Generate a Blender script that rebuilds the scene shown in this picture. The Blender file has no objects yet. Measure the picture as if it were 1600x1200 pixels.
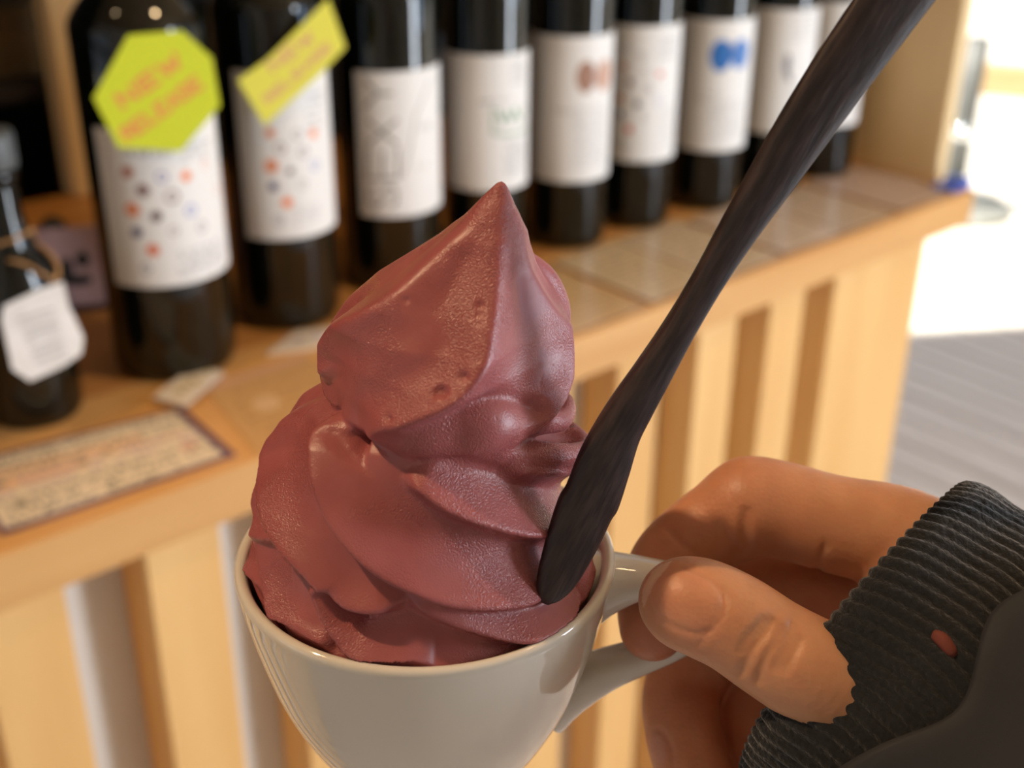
import bpy, bmesh, math, random
import numpy as np
from mathutils import Vector, Matrix

random.seed(7)
rng = np.random.RandomState(11)
SC = bpy.context.scene
COL = SC.collection

# ------------------------------------------------------------------ camera
FPX = 1955.0
PITCH, ROLL, YAW = math.radians(26.81), math.radians(0.6), math.radians(48.44)
CAM = np.array([0.0, 0.0, 1.35])
_f = np.array([math.cos(YAW), math.sin(YAW), 0.0])          # horizontal forward
_r = np.array([_f[1], -_f[0], 0.0])                         # horizontal right
_u = np.array([0.0, 0.0, 1.0])
FW = _f * math.cos(PITCH) - _u * math.sin(PITCH)
_U = _u * math.cos(PITCH) + _f * math.sin(PITCH)
RT = _r * math.cos(ROLL) + _U * math.sin(ROLL)
UP = -_r * math.sin(ROLL) + _U * math.cos(ROLL)

cam_data = bpy.data.cameras.new('camera')
cam = bpy.data.objects.new('camera', cam_data)
COL.objects.link(cam)
M = Matrix(((RT[0], UP[0], -FW[0], CAM[0]), (RT[1], UP[1], -FW[1], CAM[1]),
            (RT[2], UP[2], -FW[2], CAM[2]), (0, 0, 0, 1)))
cam.matrix_world = M
cam_data.sensor_width = 36.0
cam_data.lens = 36.0 * FPX / 1600.0
cam_data.clip_start = 0.01
cam_data.clip_end = 200
cam_data.dof.use_dof = True
cam_data.dof.focus_distance = 0.262
cam_data.dof.aperture_fstop = 11.5
SC.camera = cam

# ------------------------------------------------------------------ light
SC.view_settings.view_transform = 'Standard'
SC.view_settings.look = 'None'
SC.view_settings.exposure = 0.0
SC.view_settings.gamma = 1.0
SC.view_settings.use_curve_mapping = False

world = bpy.data.worlds.new('daylight')
SC.world = world
world.use_nodes = True
bg = world.node_tree.nodes['Background']
bg.inputs[0].default_value = (0.78, 0.88, 1.0, 1)
bg.inputs[1].default_value = 0.6


def light(name, kind, loc, target, energy, color, **kw):
    d = bpy.data.lights.new(name, kind)
    d.energy = energy
    d.color = color
    for k, v in kw.items():
        setattr(d, k, v)
    o = bpy.data.objects.new(name, d)
    COL.objects.link(o)
    o.location = loc
    dirv = Vector(target) - Vector(loc)
    o.rotation_euler = dirv.to_track_quat('-Z', 'Y').to_euler()
    return o


EDGE_D = np.array([0.846, -0.533, 0.0])       # direction of the roof's eave
EDGE_P = np.array([2.77, 1.535, 0.0])
# sun runs along the eave, so it lights only the ground beyond it
el = math.radians(58)
sd = EDGE_D * math.cos(el) + np.array([0, 0, -math.sin(el)])
light('sun', 'SUN', (6, 6, 6), tuple(np.array([6, 6, 6]) + sd), 9.0, (1.0, 0.95, 0.86), angle=0.01)
# warm ceiling downlight above the left of the counter, and a second over the counter
light('ceiling_spot', 'SPOT', (-0.42, 0.75, 2.45), (0.2, 0.3, 1.15), 50.0, (1.0, 0.66, 0.38),
      spot_size=math.radians(44), spot_blend=0.5, shadow_soft_size=0.03)
light('counter_spot', 'SPOT', (0.85, 0.15, 2.45), (1.0, 0.75, 0.9), 24.0, (1.0, 0.68, 0.36),
      spot_size=math.radians(62), spot_blend=0.5, shadow_soft_size=0.04)
# daylight through the tall window in the front wall
light('window_daylight', 'AREA', (2.15, -1.85, 1.25), (0.6, 0.8, 1.0), 74.0, (0.84, 0.91, 1.0),
      shape='RECTANGLE', size=0.45, size_y=2.0)
light('sky_window', 'AREA', (3.15, -1.85, 1.6), (0.9, 0.9, 1.0), 14.0, (0.50, 0.70, 1.0),
      shape='RECTANGLE', size=0.5, size_y=1.3)


# ------------------------------------------------------------------ helpers
def ray(px, py):
    return FW + RT * (px - 800) / FPX - UP * (py - 600) / FPX


def at(px, py, d):
    return CAM + ray(px, py) * d


def gz(px, py, z):
    d = ray(px, py)
    return CAM + d * ((z - CAM[2]) / d[2])


def gy(px, py, y):
    d = ray(px, py)
    return CAM + d * (y / d[1])


def proj(P):
    v = np.asarray(P, float) - CAM
    d = v @ FW
    return 800 + FPX * (v @ RT) / d, 600 - FPX * (v @ UP) / d


def mesh_obj(name, verts, faces, mat=None, parent=None, smooth=False, kind=None):
    me = bpy.data.meshes.new(name)
    me.from_pydata([tuple(map(float, v)) for v in verts], [], [tuple(map(int, f)) for f in faces])
    me.update()
    if smooth:
        me.polygons.foreach_set('use_smooth', [True] * len(me.polygons))
    o = bpy.data.objects.new(name, me)
    COL.objects.link(o)
    if mat:
        me.materials.append(mat)
    if parent:
        o.parent = parent
    if kind:
        o['kind'] = kind
    return o


def bm_obj(name, bm, mat=None, parent=None, smooth=False, kind=None):
    me = bpy.data.meshes.new(name)
    bmesh.ops.recalc_face_normals(bm, faces=bm.faces)
    bm.to_mesh(me)
    bm.free()
    if smooth:
        me.polygons.foreach_set('use_smooth', [True] * len(me.polygons))
    o = bpy.data.objects.new(name, me)
    COL.objects.link(o)
    if mat:
        me.materials.append(mat)
    if parent:
        o.parent = parent
    if kind:
        o['kind'] = kind
    return o


def empty(name, loc, label=None, cat=None, group=None, kind=None):
    o = bpy.data.objects.new(name, None)
    COL.objects.link(o)
    o.location = [float(v) for v in loc]
    o.empty_display_size = 0.02
    o.rotation_euler = (0, 0, 0)
    tag(o, label, cat, group, kind)
    return o


def tag(o, label=None, cat=None, group=None, kind=None):
    if label:
        o['label'] = label
    if cat:
        o['category'] = cat
    if group:
        o['group'] = group
    if kind:
        o['kind'] = kind
    return o


def box_bm(x0, x1, y0, y1, z0, z1, bevel=0.0, seg=2):
    bm = bmesh.new()
    vs = [bm.verts.new(p) for p in ((x0, y0, z0), (x1, y0, z0), (x1, y1, z0), (x0, y1, z0),
                                    (x0, y0, z1), (x1, y0, z1), (x1, y1, z1), (x0, y1, z1))]
    for f in ((0, 3, 2, 1), (4, 5, 6, 7), (0, 1, 5, 4), (1, 2, 6, 5), (2, 3, 7, 6), (3, 0, 4, 7)):
        bm.faces.new([vs[i] for i in f])
    if bevel > 0:
        bmesh.ops.bevel(bm, geom=list(bm.edges), offset=bevel, segments=seg, affect='EDGES')
    return bm


def box(name, x0, x1, y0, y1, z0, z1, mat, parent=None, bevel=0.0, kind=None):
    """box in the coordinates of its parent (or of the world)"""
    return bm_obj(name, box_bm(x0, x1, y0, y1, z0, z1, bevel), mat, parent, False, kind)


def lathe(name, prof, mat, parent=None, n=64, loc=(0, 0, 0), close=False):
    """prof: list of (r, z)"""
    V, Fc = [], []
    for (rr, z) in prof:
        for k in range(n):
            a = 2 * math.pi * k / n
            V.append((loc[0] + rr * math.cos(a), loc[1] + rr * math.sin(a), loc[2] + z))
    m = len(prof)
    for j in range(m - 1):
        for k in range(n):
            k2 = (k + 1) % n
            Fc.append((j * n + k, j * n + k2, (j + 1) * n + k2, (j + 1) * n + k))
    if close:
        for k in range(n):
            k2 = (k + 1) % n
            Fc.append(((m - 1) * n + k, (m - 1) * n + k2, k2, k))
    else:
        Fc.append(tuple(range(n))[::-1])
        Fc.append(tuple((m - 1) * n + k for k in range(n)))
    o = mesh_obj(name, V, Fc, mat, parent, True)
    return o


def catmull(pts, n=8):
    pts = [np.asarray(p, float) for p in pts]
    P = [2 * pts[0] - pts[1]] + pts + [2 * pts[-1] - pts[-2]]
    out = []
    for i in range(1, len(P) - 2):
        p0, p1, p2, p3 = P[i - 1:i + 3]
        for k in range(n):
            t = k / n
            out.append(0.5 * ((2 * p1) + (-p0 + p2) * t + (2 * p0 - 5 * p1 + 4 * p2 - p3) * t * t
                              + (-p0 + 3 * p1 - 3 * p2 + p3) * t ** 3))
    out.append(P[-2])
    return out


def sweep(name, pts, sect, mat, parent=None, ref=(0, 0, 1), smooth=True, scale=None, kind=None):
    """sweep a closed section (list of (a, b)) along pts; b axis stays near ref"""
    pts = [np.asarray(p, float) for p in pts]
    ref = np.asarray(ref, float)
    V, Fc = [], []
    n = len(sect)
    for i, p in enumerate(pts):
        t = pts[min(i + 1, len(pts) - 1)] - pts[max(i - 1, 0)]
        t /= np.linalg.norm(t)
        a = np.cross(t, ref)
        a /= np.linalg.norm(a)
        b = np.cross(a, t)
        s = (1, 1) if scale is None else scale[i]
        for (u, v) in sect:
            V.append(p + a * u * s[0] + b * v * s[1])
    for i in range(len(pts) - 1):
        for k in range(n):
            k2 = (k + 1) % n
            Fc.append((i * n + k, i * n + k2, (i + 1) * n + k2, (i + 1) * n + k))
    Fc.append(tuple(range(n))[::-1])
    Fc.append(tuple((len(pts) - 1) * n + k for k in range(n)))
    return mesh_obj(name, V, Fc, mat, parent, smooth, kind)


def circ(r, n=12):
    return [(r * math.cos(2 * math.pi * k / n), r * math.sin(2 * math.pi * k / n)) for k in range(n)]


# ------------------------------------------------------------------ materials
def srgb(r, g, b):
    def c(v):
        v /= 255.0
        return v / 12.92 if v <= 0.04045 else ((v + 0.055) / 1.055) ** 2.4
    return (c(r), c(g), c(b), 1.0)


def new_mat(name, color, rough=0.5, **kw):
    m = bpy.data.materials.new(name)
    m.use_nodes = True
    b = m.node_tree.nodes['Principled BSDF']
    b.inputs['Base Color'].default_value = color
    b.inputs['Roughness'].default_value = rough
    for k, v in kw.items():
        b.inputs[k].default_value = v
    return m


def noise_color(m, scale, c1, c2, stretch=(1, 1, 1), detail=4, lo=0.35, hi=0.65, bump=0.0, bscale=None, bdist=0.001):
    nt = m.node_tree
    b = nt.nodes['Principled BSDF']
    tc = nt.nodes.new('ShaderNodeTexCoord')
    mp = nt.nodes.new('ShaderNodeMapping')
    mp.inputs['Scale'].default_value = stretch
    nt.links.new(tc.outputs['Object'], mp.inputs[0])
    nz = nt.nodes.new('ShaderNodeTexNoise')
    nz.inputs['Scale'].default_value = scale
    nz.inputs['Detail'].default_value = detail
    nt.links.new(mp.outputs[0], nz.inputs[0])
    cr = nt.nodes.new('ShaderNodeValToRGB')
    cr.color_ramp.elements[0].position = lo
    cr.color_ramp.elements[1].position = hi
    cr.color_ramp.elements[0].color = c1
    cr.color_ramp.elements[1].color = c2
    nt.links.new(nz.outputs[0], cr.inputs[0])
    nt.links.new(cr.outputs[0], b.inputs['Base Color'])
    if bump > 0:
        nz2 = nz
        if bscale:
            nz2 = nt.nodes.new('ShaderNodeTexNoise')
            nz2.inputs['Scale'].default_value = bscale
            nz2.inputs['Detail'].default_value = 3
            nt.links.new(mp.outputs[0], nz2.inputs[0])
        bp = nt.nodes.new('ShaderNodeBump')
        bp.inputs['Strength'].default_value = bump
        bp.inputs['Distance'].default_value = bdist
        nt.links.new(nz2.outputs[0], bp.inputs['Height'])
        nt.links.new(bp.outputs[0], b.inputs['Normal'])
    return m


def wood(name, c1, c2, axis, rough=0.45, scale=9):
    st = {'x': (0.12, 1, 1), 'y': (1, 0.12, 1), 'z': (1, 1, 0.10)}[axis]
    m = new_mat(name, c1, rough)
    return noise_color(m, scale * 2.2, c1, c2, st, 6, 0.3, 0.72, 0.15, None, 0.0006)


MAT = {}
MAT['top'] = wood('oiled_pine_top', srgb(180, 120, 58), srgb(200, 140, 76), 'x', 0.38)
MAT['slat'] = wood('pale_pine_slat', srgb(222, 170, 100), srgb(236, 190, 122), 'z', 0.5)
MAT['board'] = wood('pale_board', srgb(226, 194, 140), srgb(240, 212, 162), 'z', 0.5, 6)
MAT['panel'] = noise_color(new_mat('pale_grey_panel', srgb(214, 208, 200), 0.6), 4, srgb(208, 202, 194), srgb(220, 215, 208))
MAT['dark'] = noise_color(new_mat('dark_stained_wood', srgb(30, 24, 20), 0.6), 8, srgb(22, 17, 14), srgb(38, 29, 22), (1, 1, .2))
MAT['olive'] = noise_color(new_mat('kraft_box', srgb(84, 68, 40), 0.8), 6, srgb(74, 60, 36), srgb(96, 76, 44))
MAT['plaster'] = noise_color(new_mat('plaster', srgb(206, 198, 186), 0.9), 3, srgb(198, 190, 178), srgb(212, 204, 193), bump=.1)
MAT['ceil'] = noise_color(new_mat('ceiling_board', srgb(190, 160, 120), 0.9), 3, srgb(180, 150, 112), srgb(198, 168, 128), (1, .2, 1))
MAT['deck'] = noise_color(new_mat('weathered_deck', srgb(216, 208, 204), 0.7), 14, srgb(204, 196, 192), srgb(228, 221, 217), (1, .15, 1), bump=.2)
MAT['gravel'] = noise_color(new_mat('pale_paving', srgb(228, 222, 210), 0.9), 20, srgb(218, 211, 198), srgb(236, 231, 221), bump=.3)
MAT['metal'] = noise_color(new_mat('grey_painted_metal', srgb(112, 114, 112), 0.5, Metallic=0.3), 30, srgb(106, 108, 106), srgb(120, 122, 120))
MAT['chrome'] = new_mat('chrome', (0.85, 0.85, 0.85, 1), 0.08, Metallic=1.0)
MAT['paleplate'] = noise_color(new_mat('pale_grey_enamel', srgb(170, 172, 166), 0.5), 12, srgb(164, 166, 160), srgb(176, 178, 172))
# ------------------------------------------------------------------ setting
EN = np.array([0.533, 0.846, 0.0])            # outward normal of the eave


def edge_pt(s, off=0.0):
    return EDGE_P + EDGE_D * s + EN * off


# indoor floor: long grey boards running away from the counter, each its own part
floor = box('floor', -1.7, 5.2, -2.2, 2.3, -0.08, -0.03, MAT['deck'], kind='structure')
bw, x = 0.105, 1.62
k = 0
plank_me = None
while x < 4.6:
    o = box('plank', 0, bw - 0.009, -2.2, 2.3, -0.03, 0.0, MAT['deck'], floor, 0.002) if plank_me is None else None
    if o is None:
        o = bpy.data.objects.new('plank', plank_me)
        COL.objects.link(o)
        o.parent = floor
    plank_me = o.data
    o.location = (x, random.uniform(-.02, .02), random.uniform(-.0015, 0))
    x += bw
    k += 1
box('floor', -1.7, 1.615, -2.2, 2.3, -0.03, 0.0, MAT['deck'], kind='structure')
box('ground', -20, 30, 2.35, 30, -0.12, -0.05, MAT['gravel'], kind='structure')
box('ground', 4.8, 30, -12, 2.35, -0.12, -0.05, MAT['gravel'], kind='structure')
# paving slabs laid over the boards beyond the eave
pv = [edge_pt(-1.2), edge_pt(2.6), edge_pt(2.6, 9), edge_pt(-1.2, 9)]
V = [(p[0], p[1], 0.004) for p in pv] + [(p[0], p[1], -0.045) for p in pv]
mesh_obj('terrace', V, [(0, 1, 2, 3), (7, 6, 5, 4), (0, 4, 5, 1), (1, 5, 6, 2), (2, 6, 7, 3), (3, 7, 4, 0)],
         MAT['gravel'], kind='structure')
# walls
box('wall_back', -1.7, 1.62, 1.78, 1.88, 0, 2.6, MAT['plaster'], kind='structure')
for (a, b_, c, d) in ((-2.2, .2, 0, 2.6), (1.5, 1.88, 0, 2.6), (.2, 1.5, 0, .7), (.2, 1.5, 2.1, 2.6)):
    box('wall_left', -1.8, -1.7, a, b_, c, d, MAT['plaster'], kind='structure')
w2 = empty('window_2', (-1.75, .85, .7), kind='structure')
for (a, b_, c, d) in ((-.65, -.60, 0, 1.4), (.60, .65, 0, 1.4), (-.60, .60, 0, .05), (-.60, .60, 1.35, 1.4)):
    box('window_frame', -.04, .04, a, b_, c, d, MAT['dark'], w2)
for a in (-.3, 0, .3):
    box('glazing_bar', -.02, .02, a - .015, a + .015, .05, 1.35, MAT['dark'], w2)
for c in (.45, .9):
    box('glazing_bar', -.02, .02, -.6, .6, c - .015, c + .015, MAT['dark'], w2)
box('wall_front', -1.8, 1.86, -2.1, -2.0, 0, 2.6, MAT['plaster'], kind='structure')
box('wall_front', 2.44, 2.86, -2.1, -2.0, 0, 2.6, MAT['plaster'], kind='structure')
box('wall_front', 3.44, 5.2, -2.1, -2.0, 0, 2.6, MAT['plaster'], kind='structure')
box('wall_front', 2.86, 3.44, -2.1, -2.0, 0, .9, MAT['plaster'], kind='structure')
box('wall_front', 2.86, 3.44, -2.1, -2.0, 2.3, 2.6, MAT['plaster'], kind='structure')
box('wall_front', 1.86, 2.44, -2.1, -2.0, 2.25, 2.6, MAT['plaster'], kind='structure')
w3 = empty('window_3', (3.15, -2.05, .9), kind='structure')
for (a, b_, c, d) in ((-.29, -.25, 0, 1.4), (.25, .29, 0, 1.4), (-.25, .25, 0, .05), (-.25, .25, 1.35, 1.4)):
    box('window_frame', a, b_, -.04, .04, c, d, MAT['dark'], w3)
wn = empty('window_1', (2.15, -2.05, 0), kind='structure')
for (a, b_, c, d) in ((-.29, -.25, 0, 2.25), (.25, .29, 0, 2.25), (-.25, .25, 0, .06), (-.25, .25, 2.19, 2.25)):
    box('window_frame', a, b_, -.04, .04, c, d, MAT['dark'], wn)
# wall beyond the right of the frame, below the eave
wr0, wr1 = edge_pt(0.72), edge_pt(2.9)
q = EN * 0.1
V = []
for z in (0, 2.6):
    V += [(*wr0[:2], z), (*wr1[:2], z), (*(wr1 + q)[:2], z), (*(wr0 + q)[:2], z)]
mesh_obj('wall_right', V, [(3, 2, 1, 0), (4, 5, 6, 7), (0, 1, 5, 4), (1, 2, 6, 5), (2, 3, 7, 6), (3, 0, 4, 7)],
         MAT['plaster'], kind='structure')
# ceiling / roof ends at the eave
c0, c1 = edge_pt(-9, 0.0), edge_pt(3.3, 0.0)
pts = [(-6.2, -2.3), (5.4, -2.3), (c1[0], c1[1]), (c0[0], c0[1]), (-6.2, 6.5)]
V = [(a, b_, 2.6) for a, b_ in pts] + [(a, b_, 2.75) for a, b_ in pts]
mesh_obj('ceiling', V, [(4, 3, 2, 1, 0), (5, 6, 7, 8, 9)] + [(i, (i + 1) % 5, 5 + (i + 1) % 5, 5 + i) for i in range(5)],
         MAT['ceil'], kind='structure')
MAT['bulb'] = new_mat('lamp_glow', (1, .7, .4, 1), .5)
MAT['bulb'].node_tree.nodes['Principled BSDF'].inputs['Emission Color'].default_value = (1, .72, .40, 1)
MAT['bulb'].node_tree.nodes['Principled BSDF'].inputs['Emission Strength'].default_value = 60
for (x, y, lab) in ((-0.42, 0.75, 'small round warm downlight in the ceiling left of the counter'),
                    (0.85, 0.15, 'small round warm downlight in the ceiling facing the counter')):
    dl = empty('ceiling_downlight', (x, y, 2.6), lab, 'light', 'downlights')
    lathe('trim_ring', [(.05, 0), (.05, -.012), (.036, -.012), (.036, 0)], MAT['metal'], dl, 32, close=True)
    lathe('lamp', [(.001, -.004), (.034, -.004), (.034, -.001), (.001, -.001)], MAT['bulb'], dl, 24)

# ---- outdoors: pole stand, timber sleepers
B0 = gz(1484, 326, 0.004)
po = empty('pole_stand', (B0[0], B0[1], 0.004), 'slim grey metal pole standing on a pale plate outside the doorway', 'pole')
lathe('base_plate', [(0.001, 0), (.19, 0), (.195, .012), (.19, .022), (.03, .03), (.03, .032), (.001, .032)], MAT['paleplate'], po, 48)
lathe('pole', [(.034, .025), (.034, .56), (.001, .56)], MAT['metal'], po, 24)
lathe('knob', [(.001, .235), (.024, .240), (.038, .260), (.038, .275), (.024, .295), (.001, .300)], MAT['chrome'], po, 24,
      loc=(-.03, -.02, 0))
p0, p1 = gz(1380, 88, .12), gz(1760, 122, .12)
MAT['timber'] = wood('sunlit_timber', srgb(196, 166, 120), srgb(214, 186, 142), 'x', .7)
d = (p1 - p0); L = np.linalg.norm(d); ang = math.atan2(d[1], d[0])
sl = empty('timber_sleeper', (p0[0], p0[1], 0.004), 'pale timber beam lying on the sunlit ground outside', 'beam')
sl.rotation_euler = (0, 0, ang)
box('beam', 0, L, -.07, .07, 0, .12, MAT['timber'], sl, .008)
box('bracket', L * .35, L * .35 + .04, -.075, .075, 0, .125, MAT['metal'], sl, .002)
box('bracket', L * .7, L * .7 + .04, -.075, .075, 0, .125, MAT['metal'], sl, .002)

# ------------------------------------------------------------------ counter
TOPZ = 0.90
ct = empty('display_counter', (0.30, 1.02, 0), 'pale pine slatted counter the wine bottles stand on', 'counter')


def cbox(name, x0, x1, y0, y1, z0, z1, mat, bevel=0.0, parent=None):
    o = box(name, x0 - .30, x1 - .30, y0 - 1.02, y1 - 1.02, z0, z1, mat, ct if parent is None else parent, bevel)
    return o


MAT['facia'] = wood('pale_front_board', srgb(206, 150, 84), srgb(224, 174, 110), 'x', .4)
for (a, b_) in ((.695, .86), (.8605, 1.025), (1.0255, 1.19), (1.1905, 1.35)):
    cbox('top_board', -.9, 1.335, a, b_, .858, .90, MAT['facia'] if a < .7 else MAT['top'], .0012)
x = .170 - 9 * .1165
fronts = [.055, .170, .286, .403, .520, .638, .754, .866, .976]
for i in range(7):
    fronts.insert(0, fronts[0] - .1165)
for xf in fronts:
    cbox('slat', xf, xf + .059, .705, .75, 0.05, .858, MAT['slat'], .0015)
cbox('corner_post', 1.086, 1.262, .705, .75, 0, .858, MAT['slat'], .002)
cbox('back_panel', -.9, 1.262, .75, .77, .05, .858, MAT['panel'])
cbox('kick_board', -.9, 1.262, .75, .77, 0, .05, MAT['dark'])
cbox('side_panel', 1.235, 1.262, .77, 1.33, 0, .858, MAT['slat'])
cbox('side_panel', -.9, -.87, .77, 1.33, 0, .858, MAT['slat'])
# upright board at the far end and thin post at the back
ep = empty('end_board', (1.317, 1.0, .9), 'upright pale pine board closing the far right end of the counter', 'panel')
box('board', 0, .022, -.262, -.06, 0, .62, MAT['board'], ep, .0015)
box('board', 0, .022, -.058, .32, 0, .62, MAT['board'], ep, .0015)
ps = empty('shelf_post', (.545, 1.345, .9), 'thin pale wooden upright standing at the back edge of the counter behind the largest bottle', 'post')
box('post', -.022, .018, -.018, .018, 0, .95, MAT['board'], ps, .002)

# dark shelving behind the counter
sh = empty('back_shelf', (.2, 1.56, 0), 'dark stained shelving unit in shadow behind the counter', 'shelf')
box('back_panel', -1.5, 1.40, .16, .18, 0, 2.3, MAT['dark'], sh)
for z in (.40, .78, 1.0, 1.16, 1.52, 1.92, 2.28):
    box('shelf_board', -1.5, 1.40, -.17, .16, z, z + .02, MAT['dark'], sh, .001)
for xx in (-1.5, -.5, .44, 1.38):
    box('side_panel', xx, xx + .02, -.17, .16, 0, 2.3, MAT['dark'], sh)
MAT['redbox'] = noise_color(new_mat('russet_box', srgb(86, 56, 42), .7), 6, srgb(76, 48, 38), srgb(96, 62, 46))
for (x0, x1, z0, h, mt, nm, lab) in (
        (.30, .58, 1.02, .075, 'olive', 'storage_box', 'olive kraft box in the dark shelf behind the counter, lower of the two'),
        (.26, .60, 1.18, .05, 'redbox', 'storage_box', 'flat russet box in the dark shelf behind the counter, upper of the two')):
    bx = empty(nm, (x0, 1.42, z0), lab, 'box', 'boxes on the back shelf')
    box('body', 0, x1 - x0, 0, .2, 0, h * .75, MAT[mt], bx, .002)
    box('lid', -.003, x1 - x0 + .003, -.003, .203, h * .75, h, MAT[mt], bx, .002)

# ------------------------------------------------------------------ printing on paper: colours painted per vertex
PAPER = np.array(srgb(232, 230, 226)[:3])


class Print:
    """a small picture in metres, painted onto the vertices of a grid"""
    def __init__(self, w, h, nu, nv, base=PAPER):
        self.w, self.h, self.nu, self.nv = w, h, nu, nv
        s = np.linspace(0, w, nu)
        t = np.linspace(0, h, nv)
        self.S, self.T = np.meshgrid(s, t)
        self.C = np.zeros((nv, nu, 3)) + np.asarray(base)[:3]
        self.px = min(w / nu, h / nv)

    def mix(self, a, col):
        a = np.clip(a, 0, 1)[..., None]
        self.C = self.C * (1 - a) + np.asarray(col)[:3] * a

    def disc(self, x, y, r, col, al=1.0, ry=None):
        ry = ry or r
        d = np.sqrt(((self.S - x) / r) ** 2 + ((self.T - y) / ry) ** 2)
        self.mix((1 - d) * r / self.px * .7 * al if al >= 1 else np.clip((1 - d) * r / self.px * .7, 0, 1) * al, col)

    def ring(self, x, y, r, col, inner=.5, al=1.0):
        d = np.hypot(self.S - x, self.T - y)
        a = np.clip((r - d) / self.px * .7, 0, 1) * np.clip((d - r * inner) / self.px * .7, 0, 1)
        self.mix(a * al, col)
        for k in range(8):                                 # petals
            an = k * math.pi / 4
            self.disc(x + r * .8 * math.cos(an), y + r * .8 * math.sin(an), r * .22, col, al * .8)

    def line(self, pts, w, col, al=1.0):
        best = np.full(self.S.shape, 9.0)
        for (x0, y0), (x1, y1) in zip(pts[:-1], pts[1:]):
            dx, dy = x1 - x0, y1 - y0
            L2 = dx * dx + dy * dy + 1e-12
            h = np.clip(((self.S - x0) * dx + (self.T - y0) * dy) / L2, 0, 1)
            best = np.minimum(best, np.hypot(self.S - x0 - h * dx, self.T - y0 - h * dy))
        self.mix(np.clip((w / 2 - best) / self.px + .5, 0, 1) * al, col)

    def rect(self, x0, x1, y0, y1, col, al=1.0):
        self.mix(((self.S >= x0) & (self.S <= x1) & (self.T >= y0) & (self.T <= y1)) * al, col)

    def scribble(self, x0, x1, y, hgt, col, al=.8, dens=1.0):
        """one row of unreadable small writing"""
        x = x0
        while x < x1:
            w = hgt * random.uniform(.5, .95)
            if random.random() < .86:
                for _ in range(int(2 + 2 * dens)):
                    a = (x + random.uniform(0, w), y + random.uniform(-.5, .5) * hgt)
                    b_ = (x + random.uniform(0, w), y + random.uniform(-.5, .5) * hgt)
                    self.line([a, b_], hgt * .17, col, al)
            x += w * 1.15


GLY = {'N': [[(0, 0), (0, 1), (.6, 0), (.6, 1)]], 'E': [[(.6, 0), (0, 0), (0, 1), (.6, 1)], [(0, .5), (.5, .5)]],
       'W': [[(0, 1), (.18, 0), (.36, .8), (.54, 0), (.72, 1)]],
       'R': [[(0, 0), (0, 1), (.5, 1), (.6, .75), (.5, .5), (0, .5)], [(.3, .5), (.62, 0)]],
       'L': [[(0, 1), (0, 0), (.55, 0)]], 'A': [[(0, 0), (.32, 1), (.64, 0)], [(.12, .35), (.52, .35)]],
       'S': [[(.6, .85), (.45, 1), (.15, 1), (0, .85), (0, .65), (.15, .52), (.45, .48), (.6, .35), (.6, .15), (.45, 0),
              (.15, 0), (0, .15)]],
       'X': [[(0, 0), (.6, 1)], [(0, 1), (.6, 0)]], 'Y': [[(0, 1), (.3, .5), (.6, 1)], [(.3, .5), (.3, 0)]]}


def write(P, text, x, y, hgt, ang, col, w, gap=.28, al=1.0):
    ca, sa = math.cos(ang), math.sin(ang)
    adv = 0
    for ch in text:
        if ch == ' ':
            adv += .5 * hgt
            continue
        for st in GLY[ch]:
            P.line([(x + ca * (adv + a * hgt) - sa * b_ * hgt, y + sa * (adv + a * hgt) + ca * b_ * hgt) for a, b_ in st],
                   w, col, al)
        adv += (max(a for st in GLY[ch] for a, _ in st) + gap) * hgt


def print_mat(name, rough=.55, spec=.5):
    m = new_mat(name, (1, 1, 1, 1), rough)
    nt = m.node_tree
    at_ = nt.nodes.new('ShaderNodeAttribute')
    at_.attribute_name = 'ink'
    nt.links.new(at_.outputs['Color'], nt.nodes['Principled BSDF'].inputs['Base Color'])
    return m


MAT['print'] = print_mat('printed_paper', .6)
MAT['laminate'] = print_mat('laminated_card', .22)


def print_mesh(name, P, fn, mat, parent=None, thick=None):
    """grid mesh following fn(s, t) -> xyz, inked from P; thick: offset vector of the back side"""
    V = [fn(s, t) for s, t in zip(P.S.ravel(), P.T.ravel())]
    nu, nv = P.nu, P.nv
    Fc = [(j * nu + i, j * nu + i + 1, (j + 1) * nu + i + 1, (j + 1) * nu + i) for j in range(nv - 1) for i in range(nu - 1)]
    cols = P.C.reshape(-1, 3)
    if thick is not None:
        rim = [i for i in range(nu)] + [j * nu + nu - 1 for j in range(1, nv)] + \
              [(nv - 1) * nu + i for i in range(nu - 2, -1, -1)] + [j * nu for j in range(nv - 2, 0, -1)]
        b0 = len(V)
        V += [tuple(np.asarray(V[i]) + np.asarray(thick)) for i in rim]
        m = len(rim)
        for k in range(m):
            Fc.append((rim[(k + 1) % m], rim[k], b0 + k, b0 + (k + 1) % m))
        Fc.append(tuple(b0 + k for k in range(m))[::-1])
        cols = np.vstack([cols, cols[rim]])
    o = mesh_obj(name, V, Fc, mat, parent, thick is None)
    ca = o.data.color_attributes.new('ink', 'FLOAT_COLOR', 'POINT')
    arr = np.ones((len(V), 4))
    arr[:, :3] = cols
    ca.data.foreach_set('color', arr.ravel().astype(np.float32))
    return o


# ------------------------------------------------------------------ wine bottles
MAT['glass'] = noise_color(new_mat('dark_green_bottle_glass', (.002, .003, .002, 1), .04), 2, (.0015, .0025, .0020, 1), (.0035, .0045, .0025, 1))
MAT['glass'].node_tree.nodes['Principled BSDF'].inputs['Specular IOR Level'].default_value = .62
MAT['foil'] = noise_color(new_mat('dark_foil_capsule', srgb(40, 14, 20), .35, Metallic=.4), 20, srgb(36, 12, 18), srgb(46, 18, 24))


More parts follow.
